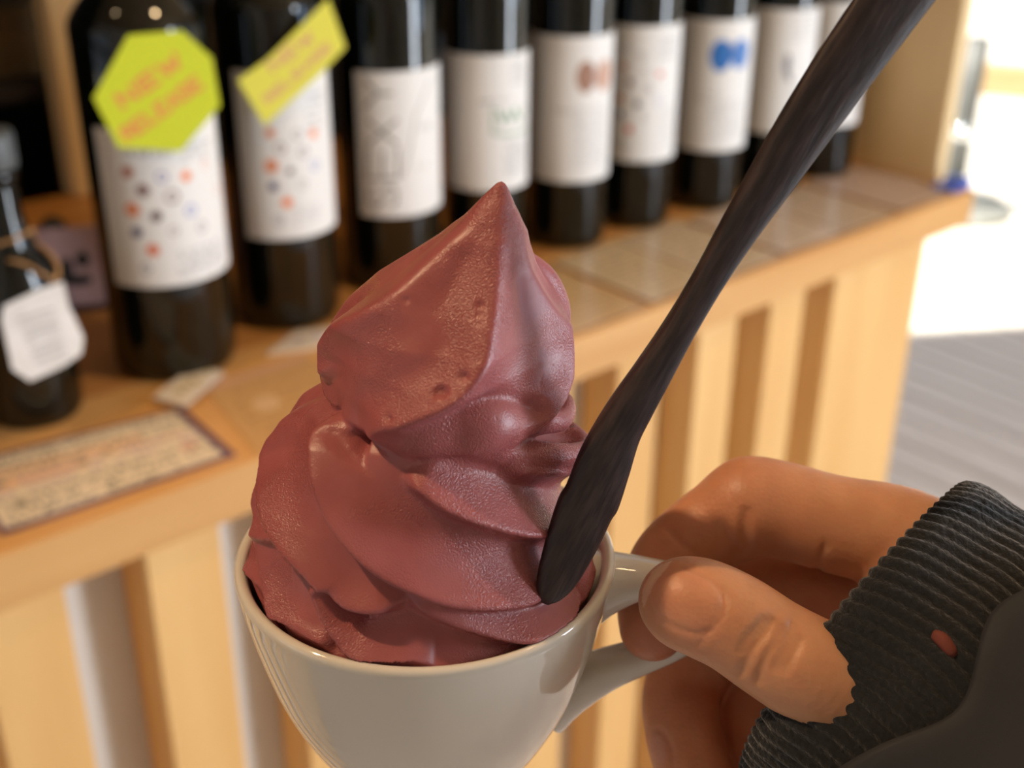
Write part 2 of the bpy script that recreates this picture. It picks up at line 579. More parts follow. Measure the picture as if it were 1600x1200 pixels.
def bottle(center, R, name, label, shoulder=.245, H=.335, group='wine bottles in a row on the counter'):
    t = empty(name, (center[0], center[1], TOPZ), label, 'bottle', group)
    nr = .0150
    sh = shoulder
    prof = [(.001, .006), (R * .55, .004), (R * .86, 0), (R * .97, .004), (R, .012), (R, sh)]
    for k in range(1, 11):
        a = k / 10
        c = (1 + math.cos(math.pi * a ** .85)) / 2
        prof.append((nr + (R - nr) * c ** .8, sh + .052 * a))
    prof += [(nr - .0005, sh + .06), (nr - .001, H - .022)]
    lathe('glass_body', prof + [(.001, H - .022)], MAT['glass'], t, 72)
    cz = H - .07
    lathe('capsule', [(nr + .0004, cz), (nr + .0009, cz + .001), (nr + .0007, H - .016), (nr + .0022, H - .014),
                      (nr + .0022, H - .005), (nr + .001, H - .003), (nr, H), (.001, H)], MAT['foil'], t, 40)
    return t


def ang_cam(center):
    """angle at which the bottle faces the camera"""
    return math.atan2(-center[1], -center[0])


def cyl(px, py, center, R):
    """where a line of sight meets the bottle: angle from camera side, height"""
    d = ray(px, py)
    a = d[0] ** 2 + d[1] ** 2
    b_ = -(d[0] * center[0] + d[1] * center[1])
    c = center[0] ** 2 + center[1] ** 2 - R * R
    D = max(b_ * b_ - a * c, 0)
    t = (-b_ - math.sqrt(D)) / a
    P = CAM + d * t
    an = math.atan2(P[1] - center[1], P[0] - center[0]) - ang_cam(center)
    an = (an + math.pi) % (2 * math.pi) - math.pi
    return an * R, P[2] - TOPZ


def bottle_label(t, center, R, pxpts, z0, z1, aL, aR, draw, nu, nv, base=PAPER):
    """aL..aR: degrees from the camera side (+ is the photo's right)"""
    Rl = R + .0004
    w = math.radians(aR - aL) * Rl
    P = Print(w, z1 - z0, nu, nv, base)
    a0 = ang_cam(center)

    def m(px, py):
        s, z = cyl(px, py, center, R)
        return s - math.radians(aL) * R, z - z0
    draw(P, m)

    def fn(s, tt):
        a = a0 + math.radians(aL) + s / Rl
        return (Rl * math.cos(a), Rl * math.sin(a), z0 + tt)
    return print_mesh('label', P, fn, MAT['print'], t)


INK = {k: srgb(*v)[:3] for k, v in dict(
    br=(176, 104, 80), ppl=(128, 128, 180), org=(236, 122, 40), pnk=(226, 176, 158), bg=(130, 100, 96), gb=(136, 112, 112),
    tan=(226, 134, 84), mar=(66, 20, 28), blu=(130, 142, 196), nvy=(36, 30, 96), gry=(158, 150, 148), org2=(220, 98, 24),
    dg=(120, 120, 134), blk=(52, 44, 48), sky=(44, 112, 188), txt=(140, 138, 142), choc=(150, 98, 66), lch=(186, 130, 96),
    grn=(92, 142, 100), pen=(156, 148, 138), b6=(64, 92, 160), red=(224, 84, 46)).items()}


def dots(lst, ox, oy, sc, rs):
    def draw(P, m):
        for (x, y, col, r, ring) in lst:
            s, z = m(ox + x / sc, oy + y / sc)
            if ring:
                P.ring(s, z, r * rs, INK[col], .45, .85)
            else:
                P.ring(s, z, r * rs * 1.05, INK[col], .8, .8)
                P.disc(s, z, r * rs * .85, INK[col])
    return draw


def rows(P, m, px, y0, y1, n, wpx, h=.0036, col='txt', al=.8):
    for k in range(n):
        s, z = m(px, y0 + (y1 - y0) * k / max(n - 1, 1))
        P.scribble(s, s + wpx, z, h, INK[col], al)


D1 = [(240, 355, 'br', 11, 0), (455, 385, 'ppl', 10, 1), (607, 378, 'org', 10, 0), (722, 300, 'pnk', 9, 1), (335, 470, 'bg', 12, 0),
      (520, 508, 'gb', 12, 1), (270, 590, 'tan', 13, 0), (420, 632, 'mar', 10, 0), (637, 592, 'blu', 11, 1), (297, 732, 'nvy', 10, 0),
      (530, 722, 'gb', 8, 1), (705, 695, 'gry', 10, 1), (400, 842, 'org2', 11, 0), (355, 957, 'dg', 9, 1), (845, 625, 'tan', 11, 0),
      (800, 460, 'pnk', 9, 1), (820, 320, 'gry', 10, 1)]
D2 = [(1130, 110, 'tan', 9, 0), (1300, 120, 'gry', 9, 1), (1400, 112, 'org', 9, 0), (1195, 205, 'bg', 9, 1), (1338, 228, 'gb', 9, 1),
      (1138, 318, 'tan', 12, 0), (1258, 350, 'mar', 7, 0), (1410, 310, 'blu', 9, 1), (1150, 447, 'nvy', 9, 0), (1335, 430, 'gry', 8, 1),
      (1237, 545, 'org', 10, 0), (1187, 655, 'dg', 8, 1)]
D6 = [(597, 295, 'blu', 7, 1), (700, 335, 'gb', 7, 1), (592, 398, 'tan', 7, 0), (808, 440, 'red', 7, 0), (630, 490, 'bg', 8, 0),
      (735, 530, 'gb', 8, 1), (572, 585, 'tan', 8, 0), (675, 620, 'blk', 8, 0), (798, 600, 'blu', 7, 1), (570, 682, 'b6', 7, 0),
      (712, 700, 'gry', 7, 1), (625, 770, 'red', 8, 0), (570, 865, 'dg', 7, 1), (712, 430, 'gry', 7, 1)]


def draw1(P, m):
    dots(D1, 140, 180, 4, .00048)(P, m)
    rows(P, m, 285, 232, 252, 3, .028)
    s, z = m(200, 240)
    P.scribble(s, s + .03, z, .006, INK['dg'], .7)
    rows(P, m, 280, 395, 430, 5, .045)


def draw2(P, m):
    dots(D2, 140, 180, 4, .00052)(P, m)
    rows(P, m, 480, 150, 200, 5, .02)
    rows(P, m, 455, 328, 350, 4, .025, al=.4)


def draw3(P, m):
    # tall thin letters running up the label: S E X Y read from below
    col, w = srgb(120, 112, 104)[:3], .0026
    for ch, (xa, xb, ya, yb_) in zip('SEXY', ((577, 620, 322, 292), (575, 622, 278, 232), (575, 620, 224, 188), (569, 612, 168, 124))):
        for st in GLY[ch]:
            pts = []
            for a, b_ in st:
                pts.append(m(xb + (xa - xb) * b_, ya + (yb_ - ya) * a / .6))
            P.line(pts, w, col, .9)
    P.line([m(672, 120), m(650, 180), m(640, 240), m(630, 275)], .0020, INK['pen'], .8)
    s, z = m(655, 200)
    P.scribble(s, s + .012, z, .006, INK['gry'], .7)
    s, z = m(650, 262)
    P.scribble(s, s + .010, z, .005, INK['pen'], .8)


def draw4(P, m):
    s, z = m(748, 158)
    P.scribble(s, s + .008, z, .0035, INK['blk'], .8)
    s, z = m(758, 158)
    P.scribble(s, s + .03, z, .003, INK['txt'], .8)
    g = INK['grn']
    P.line([m(771, 168), m(771, 208), m(795, 210), m(815, 205), m(824, 197)], .0022, g, .9)
    P.line([m(778, 172), m(786, 192), m(793, 174), m(800, 190), m(806, 168), m(812, 188), m(820, 166)], .0024, g, .9)
    rows(P, m, 800, 95, 130, 5, .02)
    rows(P, m, 790, 225, 275, 8, .028)


def draw5(P, m):
    s, z = m(917, 120)
    P.disc(s, z, .0105, INK['choc'], .9, .0165)
    s2, z2 = m(945, 117)
    P.disc(s2, z2, .0125, INK['lch'], .8, .016)
    P.line([m(930, 100), m(931, 135)], .002, INK['dg'], .5)
    s, z = m(866, 172)
    P.scribble(s, s + .016, z, .0036, INK['pen'], .9)
    rows(P, m, 895, 172, 262, 13, .04, al=.5)


def draw6(P, m):
    dots(D6, 820, 0, 3.81, .00058)(P, m)
    rows(P, m, 1030, 60, 90, 5, .02)
    rows(P, m, 1030, 170, 232, 10, .02, al=.4)


def draw7(P, m):
    s, z = m(1128, 87)
    P.disc(s, z, .0125, INK['sky'], 1, .0175)
    s2, z2 = m(1158, 84)
    P.disc(s2, z2, .0125, INK['sky'], .95, .0165)
    P.line([m(1144, 68), m(1145, 92)], .004, INK['nvy'], .6)
    rows(P, m, 1085, 145, 155, 2, .03, al=.6, col='pen')
    rows(P, m, 1105, 160, 215, 9, .04, al=.5)


def draw8(P, m):
    P.line([m(1232, 90), m(1229, 108), m(1234, 124)], .006, INK['blk'], .8)
    s, z = m(1231, 100)
    P.disc(s, z, .005, INK['dg'], .8, .012)
    rows(P, m, 1235, 15, 60, 6, .03, al=.5)
    rows(P, m, 1235, 140, 200, 9, .03, al=.5)


def draw9(P, m):
    rows(P, m, 1312, 15, 190, 18, .03, al=.45)


BOT = [((.411, .881), .0490, 'large dark wine bottle with dotted white label and lime heptagon card, leftmost of the row', .270, .42, (-51, 84), (.083, .205), draw1, 190, 150),
       ((.533, .903), .0455, 'dark wine bottle with dotted label behind the tilted yellow card, second from left', .268, .36, (-41, 84), (.085, .225), draw2, 150, 130),
       ((.656, .912), .0460, 'wine bottle with thin grey vertical letters on a cream label', .262, .35, (-37, 86), (.075, .205), draw3, 150, 140),
       ((.757, .895), .0395, 'wine bottle with green zigzag drawing on its cream label', .262, .35, (-80, 88), (.080, .207), draw4, 140, 120),
       ((.856, .884), .0405, 'wine bottle with brown twin-blob print on its cream label', .262, .35, (-84, 88), (.072, .213), draw5, 140, 120),
       ((.953, .882), .0395, 'wine bottle with small dotted label between the brown-print and blue-print bottles', .262, .35, (-84, 88), (.074, .211), draw6, 140, 120),
       ((1.058, .873), .0400, 'wine bottle with blue twin-blob print on its cream label', .262, .35, (-84, 88), (.068, .206), draw7, 140, 120),
       ((1.158, .864), .0400, 'wine bottle with small dark mark on its label, partly behind the spoon handle', .262, .35, (-84, 88), (.072, .207), draw8, 110, 100),
       ((1.253, .860), .0390, 'farthest wine bottle of the row with plain printed label beside the end board', .262, .35, (-84, 88), (.064, .204), draw9, 100, 90)]
bots = []
for c, R, lab, s_, h_, (aL, aR), (z0, z1), dr, nu, nv in BOT:
    t = bottle(c, R, 'wine_bottle', lab, s_, h_)
    bottle_label(t, c, R, None, z0, z1, aL, aR, dr, nu, nv)
    bots.append(t)


# ---- cards hung in front of the first two bottles
def plane_hit(px, py, p0, n):
    d = ray(px, py)
    return CAM + d * (((p0 - CAM) @ n) / (d @ n))


def hung_card(name, label, corners, p0, n, base, texts, nu=150, nv=150):
    """flat polygonal card: outline given where its corners stand; printed grid clipped to the outline"""
    n = np.asarray(n, float); n /= np.linalg.norm(n)
    pts = [plane_hit(x, y, p0, n) for x, y in corners]
    o = np.mean(pts, axis=0)
    ex = np.cross(_u, n); ex /= np.linalg.norm(ex)
    ey = np.cross(n, ex)
    poly = np.array([[(p - o) @ ex, (p - o) @ ey] for p in pts])
    if np.sum(poly[:, 0] * np.roll(poly[:, 1], -1) - np.roll(poly[:, 0], -1) * poly[:, 1]) < 0:
        poly = poly[::-1]
    # radial grid: concentric copies of the outline
    m = len(poly); NS, NR = 34, 90
    ring_pts = []
    for k in range(m):
        a, b_ = poly[k], poly[(k + 1) % m]
        for j in range(NS):
            ring_pts.append(a + (b_ - a) * j / NS)
    ring_pts = np.array(ring_pts)
    NT = len(ring_pts)
    lo = poly.min(0)
    V2 = np.vstack([ring_pts * (q / NR) for q in range(1, NR + 1)] + [np.zeros((1, 2))])
    P = Print(1, 1, 2, 2, base)
    P.S = V2[:, 0][None]; P.T = V2[:, 1][None]
    P.C = np.zeros((1, len(V2), 3)) + np.asarray(base)[:3]
    P.px = .0006
    texts(P, lambda px, py: (lambda q: ((q - o) @ ex, (q - o) @ ey))(plane_hit(px, py, p0, n)))
    Fc = []
    for q in range(NR - 1):
        for k in range(NT):
            k2 = (k + 1) % NT
            Fc.append((q * NT + k, (q + 1) * NT + k, (q + 1) * NT + k2, q * NT + k2))
    cidx = len(V2) - 1
    for k in range(NT):
        Fc.append((cidx, k, (k + 1) % NT))
    V = [o * 0 + ex * a + ey * b_ for a, b_ in V2]
    # back side
    b0 = len(V)
    V += [ex * a + ey * b_ - n * .0008 for a, b_ in ring_pts]
    for k in range(NT):
        k2 = (k + 1) % NT
        Fc.append(((NR - 1) * NT + k, b0 + k, b0 + k2, (NR - 1) * NT + k2))
    Fc.append(tuple(b0 + k for k in range(NT))[::-1])
    e = mesh_obj(name, V, Fc, MAT['laminate'])
    e.location = [float(v) for v in o]
    ca = e.data.color_attributes.new('ink', 'FLOAT_COLOR', 'POINT')
    arr = np.ones((len(V), 4))
    arr[:len(V2), :3] = P.C[0]
    arr[len(V2):, :3] = np.asarray(base)[:3]
    ca.data.foreach_set('color', arr.ravel().astype(np.float32))
    tag(e, label, 'card')
    return e


def seg_text(P, m, txt, p, q, hpx, col, w):
    """capital letters along the line p..q"""
    n = len(txt)
    for i, ch in enumerate(txt):
        t0 = i / n
        bx, by = p[0] + (q[0] - p[0]) * t0, p[1] + (q[1] - p[1]) * t0
        L = math.hypot(q[0] - p[0], q[1] - p[1])
        ux, uy = (q[0] - p[0]) / L, (q[1] - p[1]) / L
        cw = L / n * .72
        nx, ny = uy * hpx, -ux * hpx
        for st in GLY[ch]:
            P.line([m(bx + ux * cw * a / .62 + nx * b_, by + uy * cw * a / .62 + ny * b_) for a, b_ in st], w, col)


def lime_text(P, m):
    c = srgb(226, 140, 84)[:3]
    seg_text(P, m, 'NEW', (194, 168), (290, 98), 22, c, .0030)
    seg_text(P, m, 'RELEASE', (200, 220), (322, 132), 20, c, .0026)


def yellow_text(P, m):
    c = srgb(228, 176, 132)[:3]
    seg_text(P, m, 'NEW', (428, 112), (495, 60), 17, c, .0024)
    seg_text(P, m, 'RELEASE', (420, 162), (522, 72), 12, c, .0020)


vc = np.array([math.cos(ang_cam((.405, .881))), math.sin(ang_cam((.405, .881))), 0])
p0 = np.array([.411, .881, 1.1]) + vc * .056
lime = hung_card('promotion_card', 'lime green heptagon card with orange lettering hung on the leftmost wine bottle',
                 [(200, 55), (285, 48), (331, 90), (344, 165), (283, 237), (185, 231), (146, 153)], p0,
                 vc + np.array([.25, 0, .0]), srgb(206, 214, 52), lime_text)
tg = MAT['twine'] = noise_color(new_mat('jute_twine', srgb(176, 132, 84), .9), 300, srgb(158, 114, 70), srgb(192, 150, 100))
vc2 = np.array([math.cos(ang_cam((.526, .902))), math.sin(ang_cam((.526, .902))), 0])
p0 = np.array([.533, .903, 1.12]) + vc2 * .056
yel = hung_card('promotion_card', 'pale yellow rectangular card with faint orange lettering tilted on the second wine bottle',
                [(371, 126), (418, 92), (513, -2), (540, 74), (505, 112), (414, 196)], p0,
                vc2 + np.array([.15, -.1, .0]), srgb(238, 232, 96), yellow_text)


# ------------------------------------------------------------------ small bottle with twine and paper tag
sb = np.array([.286, .867])
MAT['cap'] = noise_color(new_mat('grey_cap', srgb(84, 88, 88), .45), 30, srgb(78, 82, 82), srgb(90, 94, 94))
t = empty('small_bottle', (sb[0], sb[1], TOPZ), 'short dark bottle with grey cap and white paper tag on twine, at the left edge', 'bottle')
lathe('glass_body', [(.001, .005), (.025, .002), (.032, 0), (.0345, .004), (.035, .01), (.035, .082), (.0345, .094), (.032, .108), (.027, .121),
                     (.021, .133), (.0165, .145), (.0148, .158), (.0142, .185), (.0142, .191), (.001, .191)], MAT['glass'], t, 64)
lathe('neck_ring', [(.0143, .181), (.0162, .183), (.0162, .187), (.0143, .189)], MAT['glass'], t, 40, close=True)
lathe('cap', [(.0168, .190), (.0174, .192), (.0176, .212), (.0165, .2155), (.001, .2155)], MAT['cap'], t, 40)
# paper tag, gently curved round the belly, hung in front of the bottle
tagc = [(60, 452), (98, 440), (108, 478), (131, 528), (127, 553), (100, 572), (47, 596), (19, 577), (2, 500), (6, 478)]
vs = np.array([math.cos(ang_cam(sb)), math.sin(ang_cam(sb)), 0])
nn = vs + np.array([.2, 0, .35]); nn /= np.linalg.norm(nn)
p0 = np.array([sb[0], sb[1], .975]) + vs * .047
pts = [plane_hit(x, y, p0, nn) for x, y in tagc]
o = np.mean(pts, axis=0)
V = [p - o for p in pts] + [p - o - nn * .0006 for p in pts]
n_ = len(pts)
MAT['tagpaper'] = noise_color(new_mat('white_paper_tag', srgb(232, 230, 228), .7), 60, srgb(224, 221, 218), srgb(238, 236, 235), bump=.3)
tp = mesh_obj('paper_tag', V, [tuple(range(n_))[::-1], tuple(range(n_, 2 * n_))] +
              [(i, (i + 1) % n_, n_ + (i + 1) % n_, n_ + i) for i in range(n_)], MAT['tagpaper'])
tp.location = [float(v) for v in o]
tag(tp, 'white eight-cornered paper tag hanging by twine on the short bottle', 'tag')
MAT['ink'] = new_mat('grey_print', srgb(186, 182, 180), .7)
for j in range(9):
    a = plane_hit(28 + j * 4, 502 + j * 9, p0 + nn * .0006, nn)
    b_ = plane_hit(84 + j * 3, 484 + j * 9, p0 + nn * .0006, nn)
    w = nn * 0 + _u * (.0009 if j % 3 else .0016)
    mesh_obj('print_line', [a - o, b_ - o, b_ + w - o, a + w - o], [(0, 1, 2, 3)], MAT['ink'], tp)
neck = np.array([sb[0], sb[1], TOPZ + .142])
knot = plane_hit(86, 440, p0, nn)
loop = []
for k in range(25):
    a = ang_cam(sb) - 2.9 + k / 24 * 5.8
    loop.append(neck + np.array([math.cos(a), math.sin(a), 0]) * (.0185 + .002 * math.sin(3 * k)) + _u * .002 * math.sin(k * .5))
kp = knot + nn * .001
strand1 = catmull([kp, knot * .4 + loop[-5] * .6 + vs * .012 + np.array([0, 0, .004]), loop[-5]], 8)
strand2 = catmull([kp, plane_hit(70, 430, p0, nn), plane_hit(38, 412, p0, nn) - nn * .002, plane_hit(0, 404, p0, nn) - nn * .008,
                   plane_hit(-30, 400, p0, nn) - nn * .02, loop[4]], 8)
strand3 = catmull([kp, plane_hit(92, 420, p0, nn) - nn * .002, plane_hit(82, 398, p0, nn) - nn * .006,
                   plane_hit(62, 376, p0, nn) - nn * .016, loop[18]], 8)
tw = sweep('twine', strand2, circ(.0014, 8), MAT['twine'])
V0 = tw
tag(tw, 'brown jute twine tied round the short bottle and through its paper tag', 'twine')
sweep('strand', strand3, circ(.0016, 8), MAT['twine'], tw)
sweep('strand', loop, circ(.0014, 8), MAT['twine'], tw)


# ------------------------------------------------------------------ cards lying on the counter
def flat_card(name, label, corners, z, draw, mat='laminate', nu=90, nv=70, th=.0015, base=PAPER, group=None, curl=0.0):
    """corners: front-left, front-right, back-right, back-left in world xy"""
    c = [np.array([a, b_, 0.0]) for a, b_ in corners]
    w = np.linalg.norm(c[1] - c[0]); h = np.linalg.norm(c[3] - c[0])
    P = Print(w, h, nu, nv, base)
    draw(P)
    o = (c[0] + c[2]) / 2

    def fn(s, t_):
        a, b_ = s / w, t_ / h
        p = (c[0] * (1 - a) + c[1] * a) * (1 - b_) + (c[3] * (1 - a) + c[2] * a) * b_ - o
        return (p[0], p[1], th + curl * (max(0, .12 - a) * 8) ** 2 * (1 - b_) ** 2)
    e = print_mesh(name, P, fn, MAT[mat], None, (0, 0, -th + .0001))
    e.location = (float(o[0]), float(o[1]), z)
    tag(e, label, 'card', group)
    return e


INK.update({k: srgb(*v)[:3] for k, v in dict(purple=(104, 72, 92), cream=(232, 216, 190), hand=(96, 94, 84), hl=(240, 184, 136), lil=(178, 150, 172),
                                            rd=(206, 100, 96), kraft=(196, 154, 100), kt=(140, 108, 72), sage=(150, 140, 112), yel=(178, 160, 70)).items()})


def big_card(P):
    P.rect(0, P.w, 0, P.h, INK['purple'])
    P.rect(.004, P.w - .0075, .005, P.h - .005, INK['cream'])
    P.rect(.009, P.w - .045, P.h * .62, P.h * .76, INK['hl'], .55)
    P.rect(.009, P.w - .016, P.h * .56, P.h * .60, INK['hl'], .8)
    P.rect(.009, P.w - .090, P.h * .50, P.h * .56, INK['hl'], .8)
    for j in range(8):
        y = P.h * (.10 + .115 * j)
        P.scribble(.009, P.w - .012 - (j == 0) * .03, y, P.h * .075, INK['lil' if j in (3, 4) else 'hand'], .75)
    for (a, b_) in ((.10, .58), (.44, .56), (.56, .62), (.22, .12), (.48, .17), (.13, .27)):
        P.disc(P.w * a, P.h * b_, .0045, INK['hand'], .9, .003)
    P.ring(P.w - .022, P.h * .34, .006, INK['rd'], .5)


big = flat_card('menu_card', 'large handwritten cream card with purple border, front left of the counter',
                [(.199, .714), (.3655, .708), (.371, .797), (.212, .822)], TOPZ, big_card, nu=230, nv=150, base=INK['purple'], curl=.002)


def tan_card(P):
    P.rect(0, P.w, 0, P.h, INK['kraft'])
    P.rect(0, P.w, P.h - .012, P.h, srgb(206, 160, 128)[:3])
    P.scribble(.02, P.w - .02, P.h * .78, .006, INK['kt'], .7)
    for j in range(5):
        P.scribble(.012, P.w - .012, P.h * (.62 - .11 * j), .008, INK['kt'], .6)
    P.disc(P.w * .32, P.h * .52, .014, srgb(222, 188, 150)[:3], .6)


flat_card('menu_card', 'plain tan handwritten card lying right of the purple bordered card', [(.377, .690 + .008), (.50, .705), (.492, .818), (.402, .820)],
          TOPZ, tan_card, 'print', 110, 100, .0008, INK['kraft'])


def tag_draw(c):
    def d(P):
        P.rect(0, P.w, 0, P.h, srgb(230, 216, 196)[:3])
        P.scribble(P.w * .18, P.w * .85, P.h * .5, P.h * .4, INK[c], .9)
    return d


flat_card('price_tag', 'small white tag with yellow print at the back corner of the purple bordered card',
          [(.370, .790), (.4215, .822), (.409, .849), (.358, .819)], TOPZ + .004, tag_draw('yel'), 'laminate', 60, 40, .002, srgb(230, 216, 196))
flat_card('price_tag', 'small pinkish white tag lying before the second wine bottle',
          [(.470, .838), (.505, .822), (.545, .845), (.512, .860)], TOPZ, tag_draw('lil'), 'laminate', 50, 36, .002, srgb(232, 214, 206))


def small_card(seed, tone):
    def d(P):
        random.seed(seed)
        P.rect(0, P.w, 0, P.h, srgb(150, 122, 92)[:3])
        P.rect(.0025, P.w - .0025, .0025, P.h - .0025, tone)
        for j in range(11):
            P.scribble(.008, P.w - .008, P.h * (.12 + .072 * j), .0048, srgb(128, 116, 92)[:3], .75)
        P.scribble(.008, P.w * .7, P.h * .93, .007, srgb(130, 108, 92)[:3], .7)
    return d


tones = [srgb(206, 172, 124)[:3], srgb(208, 184, 148)[:3], srgb(208, 186, 156)[:3], srgb(208, 186, 164)[:3], srgb(204, 182, 160)[:3], srgb(196, 172, 158)[:3]]
labs = ['tan printed card lying below the brown-print bottle, nearest of the row of cards',
        'greenish cream printed card with dark edge right of the nearest card in the row',
        'cream printed card at the middle of the row, just left of the spoon handle',
        'beige printed card half hidden by the spoon handle, middle right of the row',
        'beige printed card just right of the spoon handle',
        'beige printed card in the far right corner of the counter']
for i, (a, b_, yb_) in enumerate(((.688, .786, .835), (.794, .885, .842), (.889, .985, .846), (.990, 1.087, .838), (1.092, 1.188, .832), (1.194, 1.308, .838))):
    flat_card('info_card', labs[i], [(a, .701 + .002 * (i % 2)), (b_, .702), (b_ + .001, yb_), (a - .001, yb_ - .003)], TOPZ,
              small_card(20 + i, tones[i]), 'laminate', 70, 100, .0012 + .0012 * (i % 2), group='printed cards along the front of the counter')
MAT['bluep'] = noise_color(new_mat('blue_plastic', srgb(96, 118, 214), .3), 30, srgb(90, 112, 208), srgb(104, 128, 220))
bc = empty('card_clip', (1.322, .706, TOPZ), 'small blue plastic clip at the far front corner of the counter', 'clip')
box('jaw', -.030, .008, -.007, .022, 0.0030, .0075, MAT['bluep'], bc, .001)
box('handle', -.008, .010, -.006, .020, .0075, .013, MAT['bluep'], bc, .001)

# lilac card and black stopper behind the small bottle
MAT['lilac'] = noise_color(new_mat('lilac_card', srgb(150, 122, 126), .6), 30, srgb(142, 116, 120), srgb(158, 130, 134))
MAT['maroon'] = new_mat('maroon_edge', srgb(60, 28, 28), .6)
lc = empty('price_sign', (.4005, 1.018, TOPZ), 'lilac card with black print standing behind the short bottle', 'sign')
lc.rotation_euler = (math.radians(-18), 0, math.radians(-28))
box('card', -.04, .026, 0, .003, 0.002, .075, MAT['lilac'], lc, .0005)
box('foot', -.042, .028, -.006, .012, 0, .006, MAT['maroon'], lc, .0005)
MAT['black'] = noise_color(new_mat('black_plastic', (.006, .006, .007, 1), .4), 40, (.005, .005, .006, 1), (.009, .009, .010, 1))
for (x, z, w, h) in ((-.004, .046, .006, .007), (-.010, .028, .013, .005), (-.018, .037, .006, .012)):
    bm = bmesh.new()
    bmesh.ops.create_uvsphere(bm, u_segments=14, v_segments=8, radius=1)
    bmesh.ops.scale(bm, vec=(w, .0008, h), verts=bm.verts)
    bmesh.ops.translate(bm, vec=(x, -.0002, z), verts=bm.verts)
    bm_obj('printed_mark', bm, MAT['black'], lc, True)
k = gz(93, 418, TOPZ)
bs = empty('bottle_stopper', (k[0], k[1], TOPZ), 'black round-headed stopper standing between the short bottle and the lilac card', 'stopper')
lathe('stem', [(.001, 0), (.010, 0), (.010, .004), (.0065, .008), (.006, .03), (.001, .03)], MAT['black'], bs, 24)
lathe('head', [(.001, .026), (.008, .028), (.0125, .036), (.012, .044), (.007, .050), (.001, .052)], MAT['black'], bs, 24)
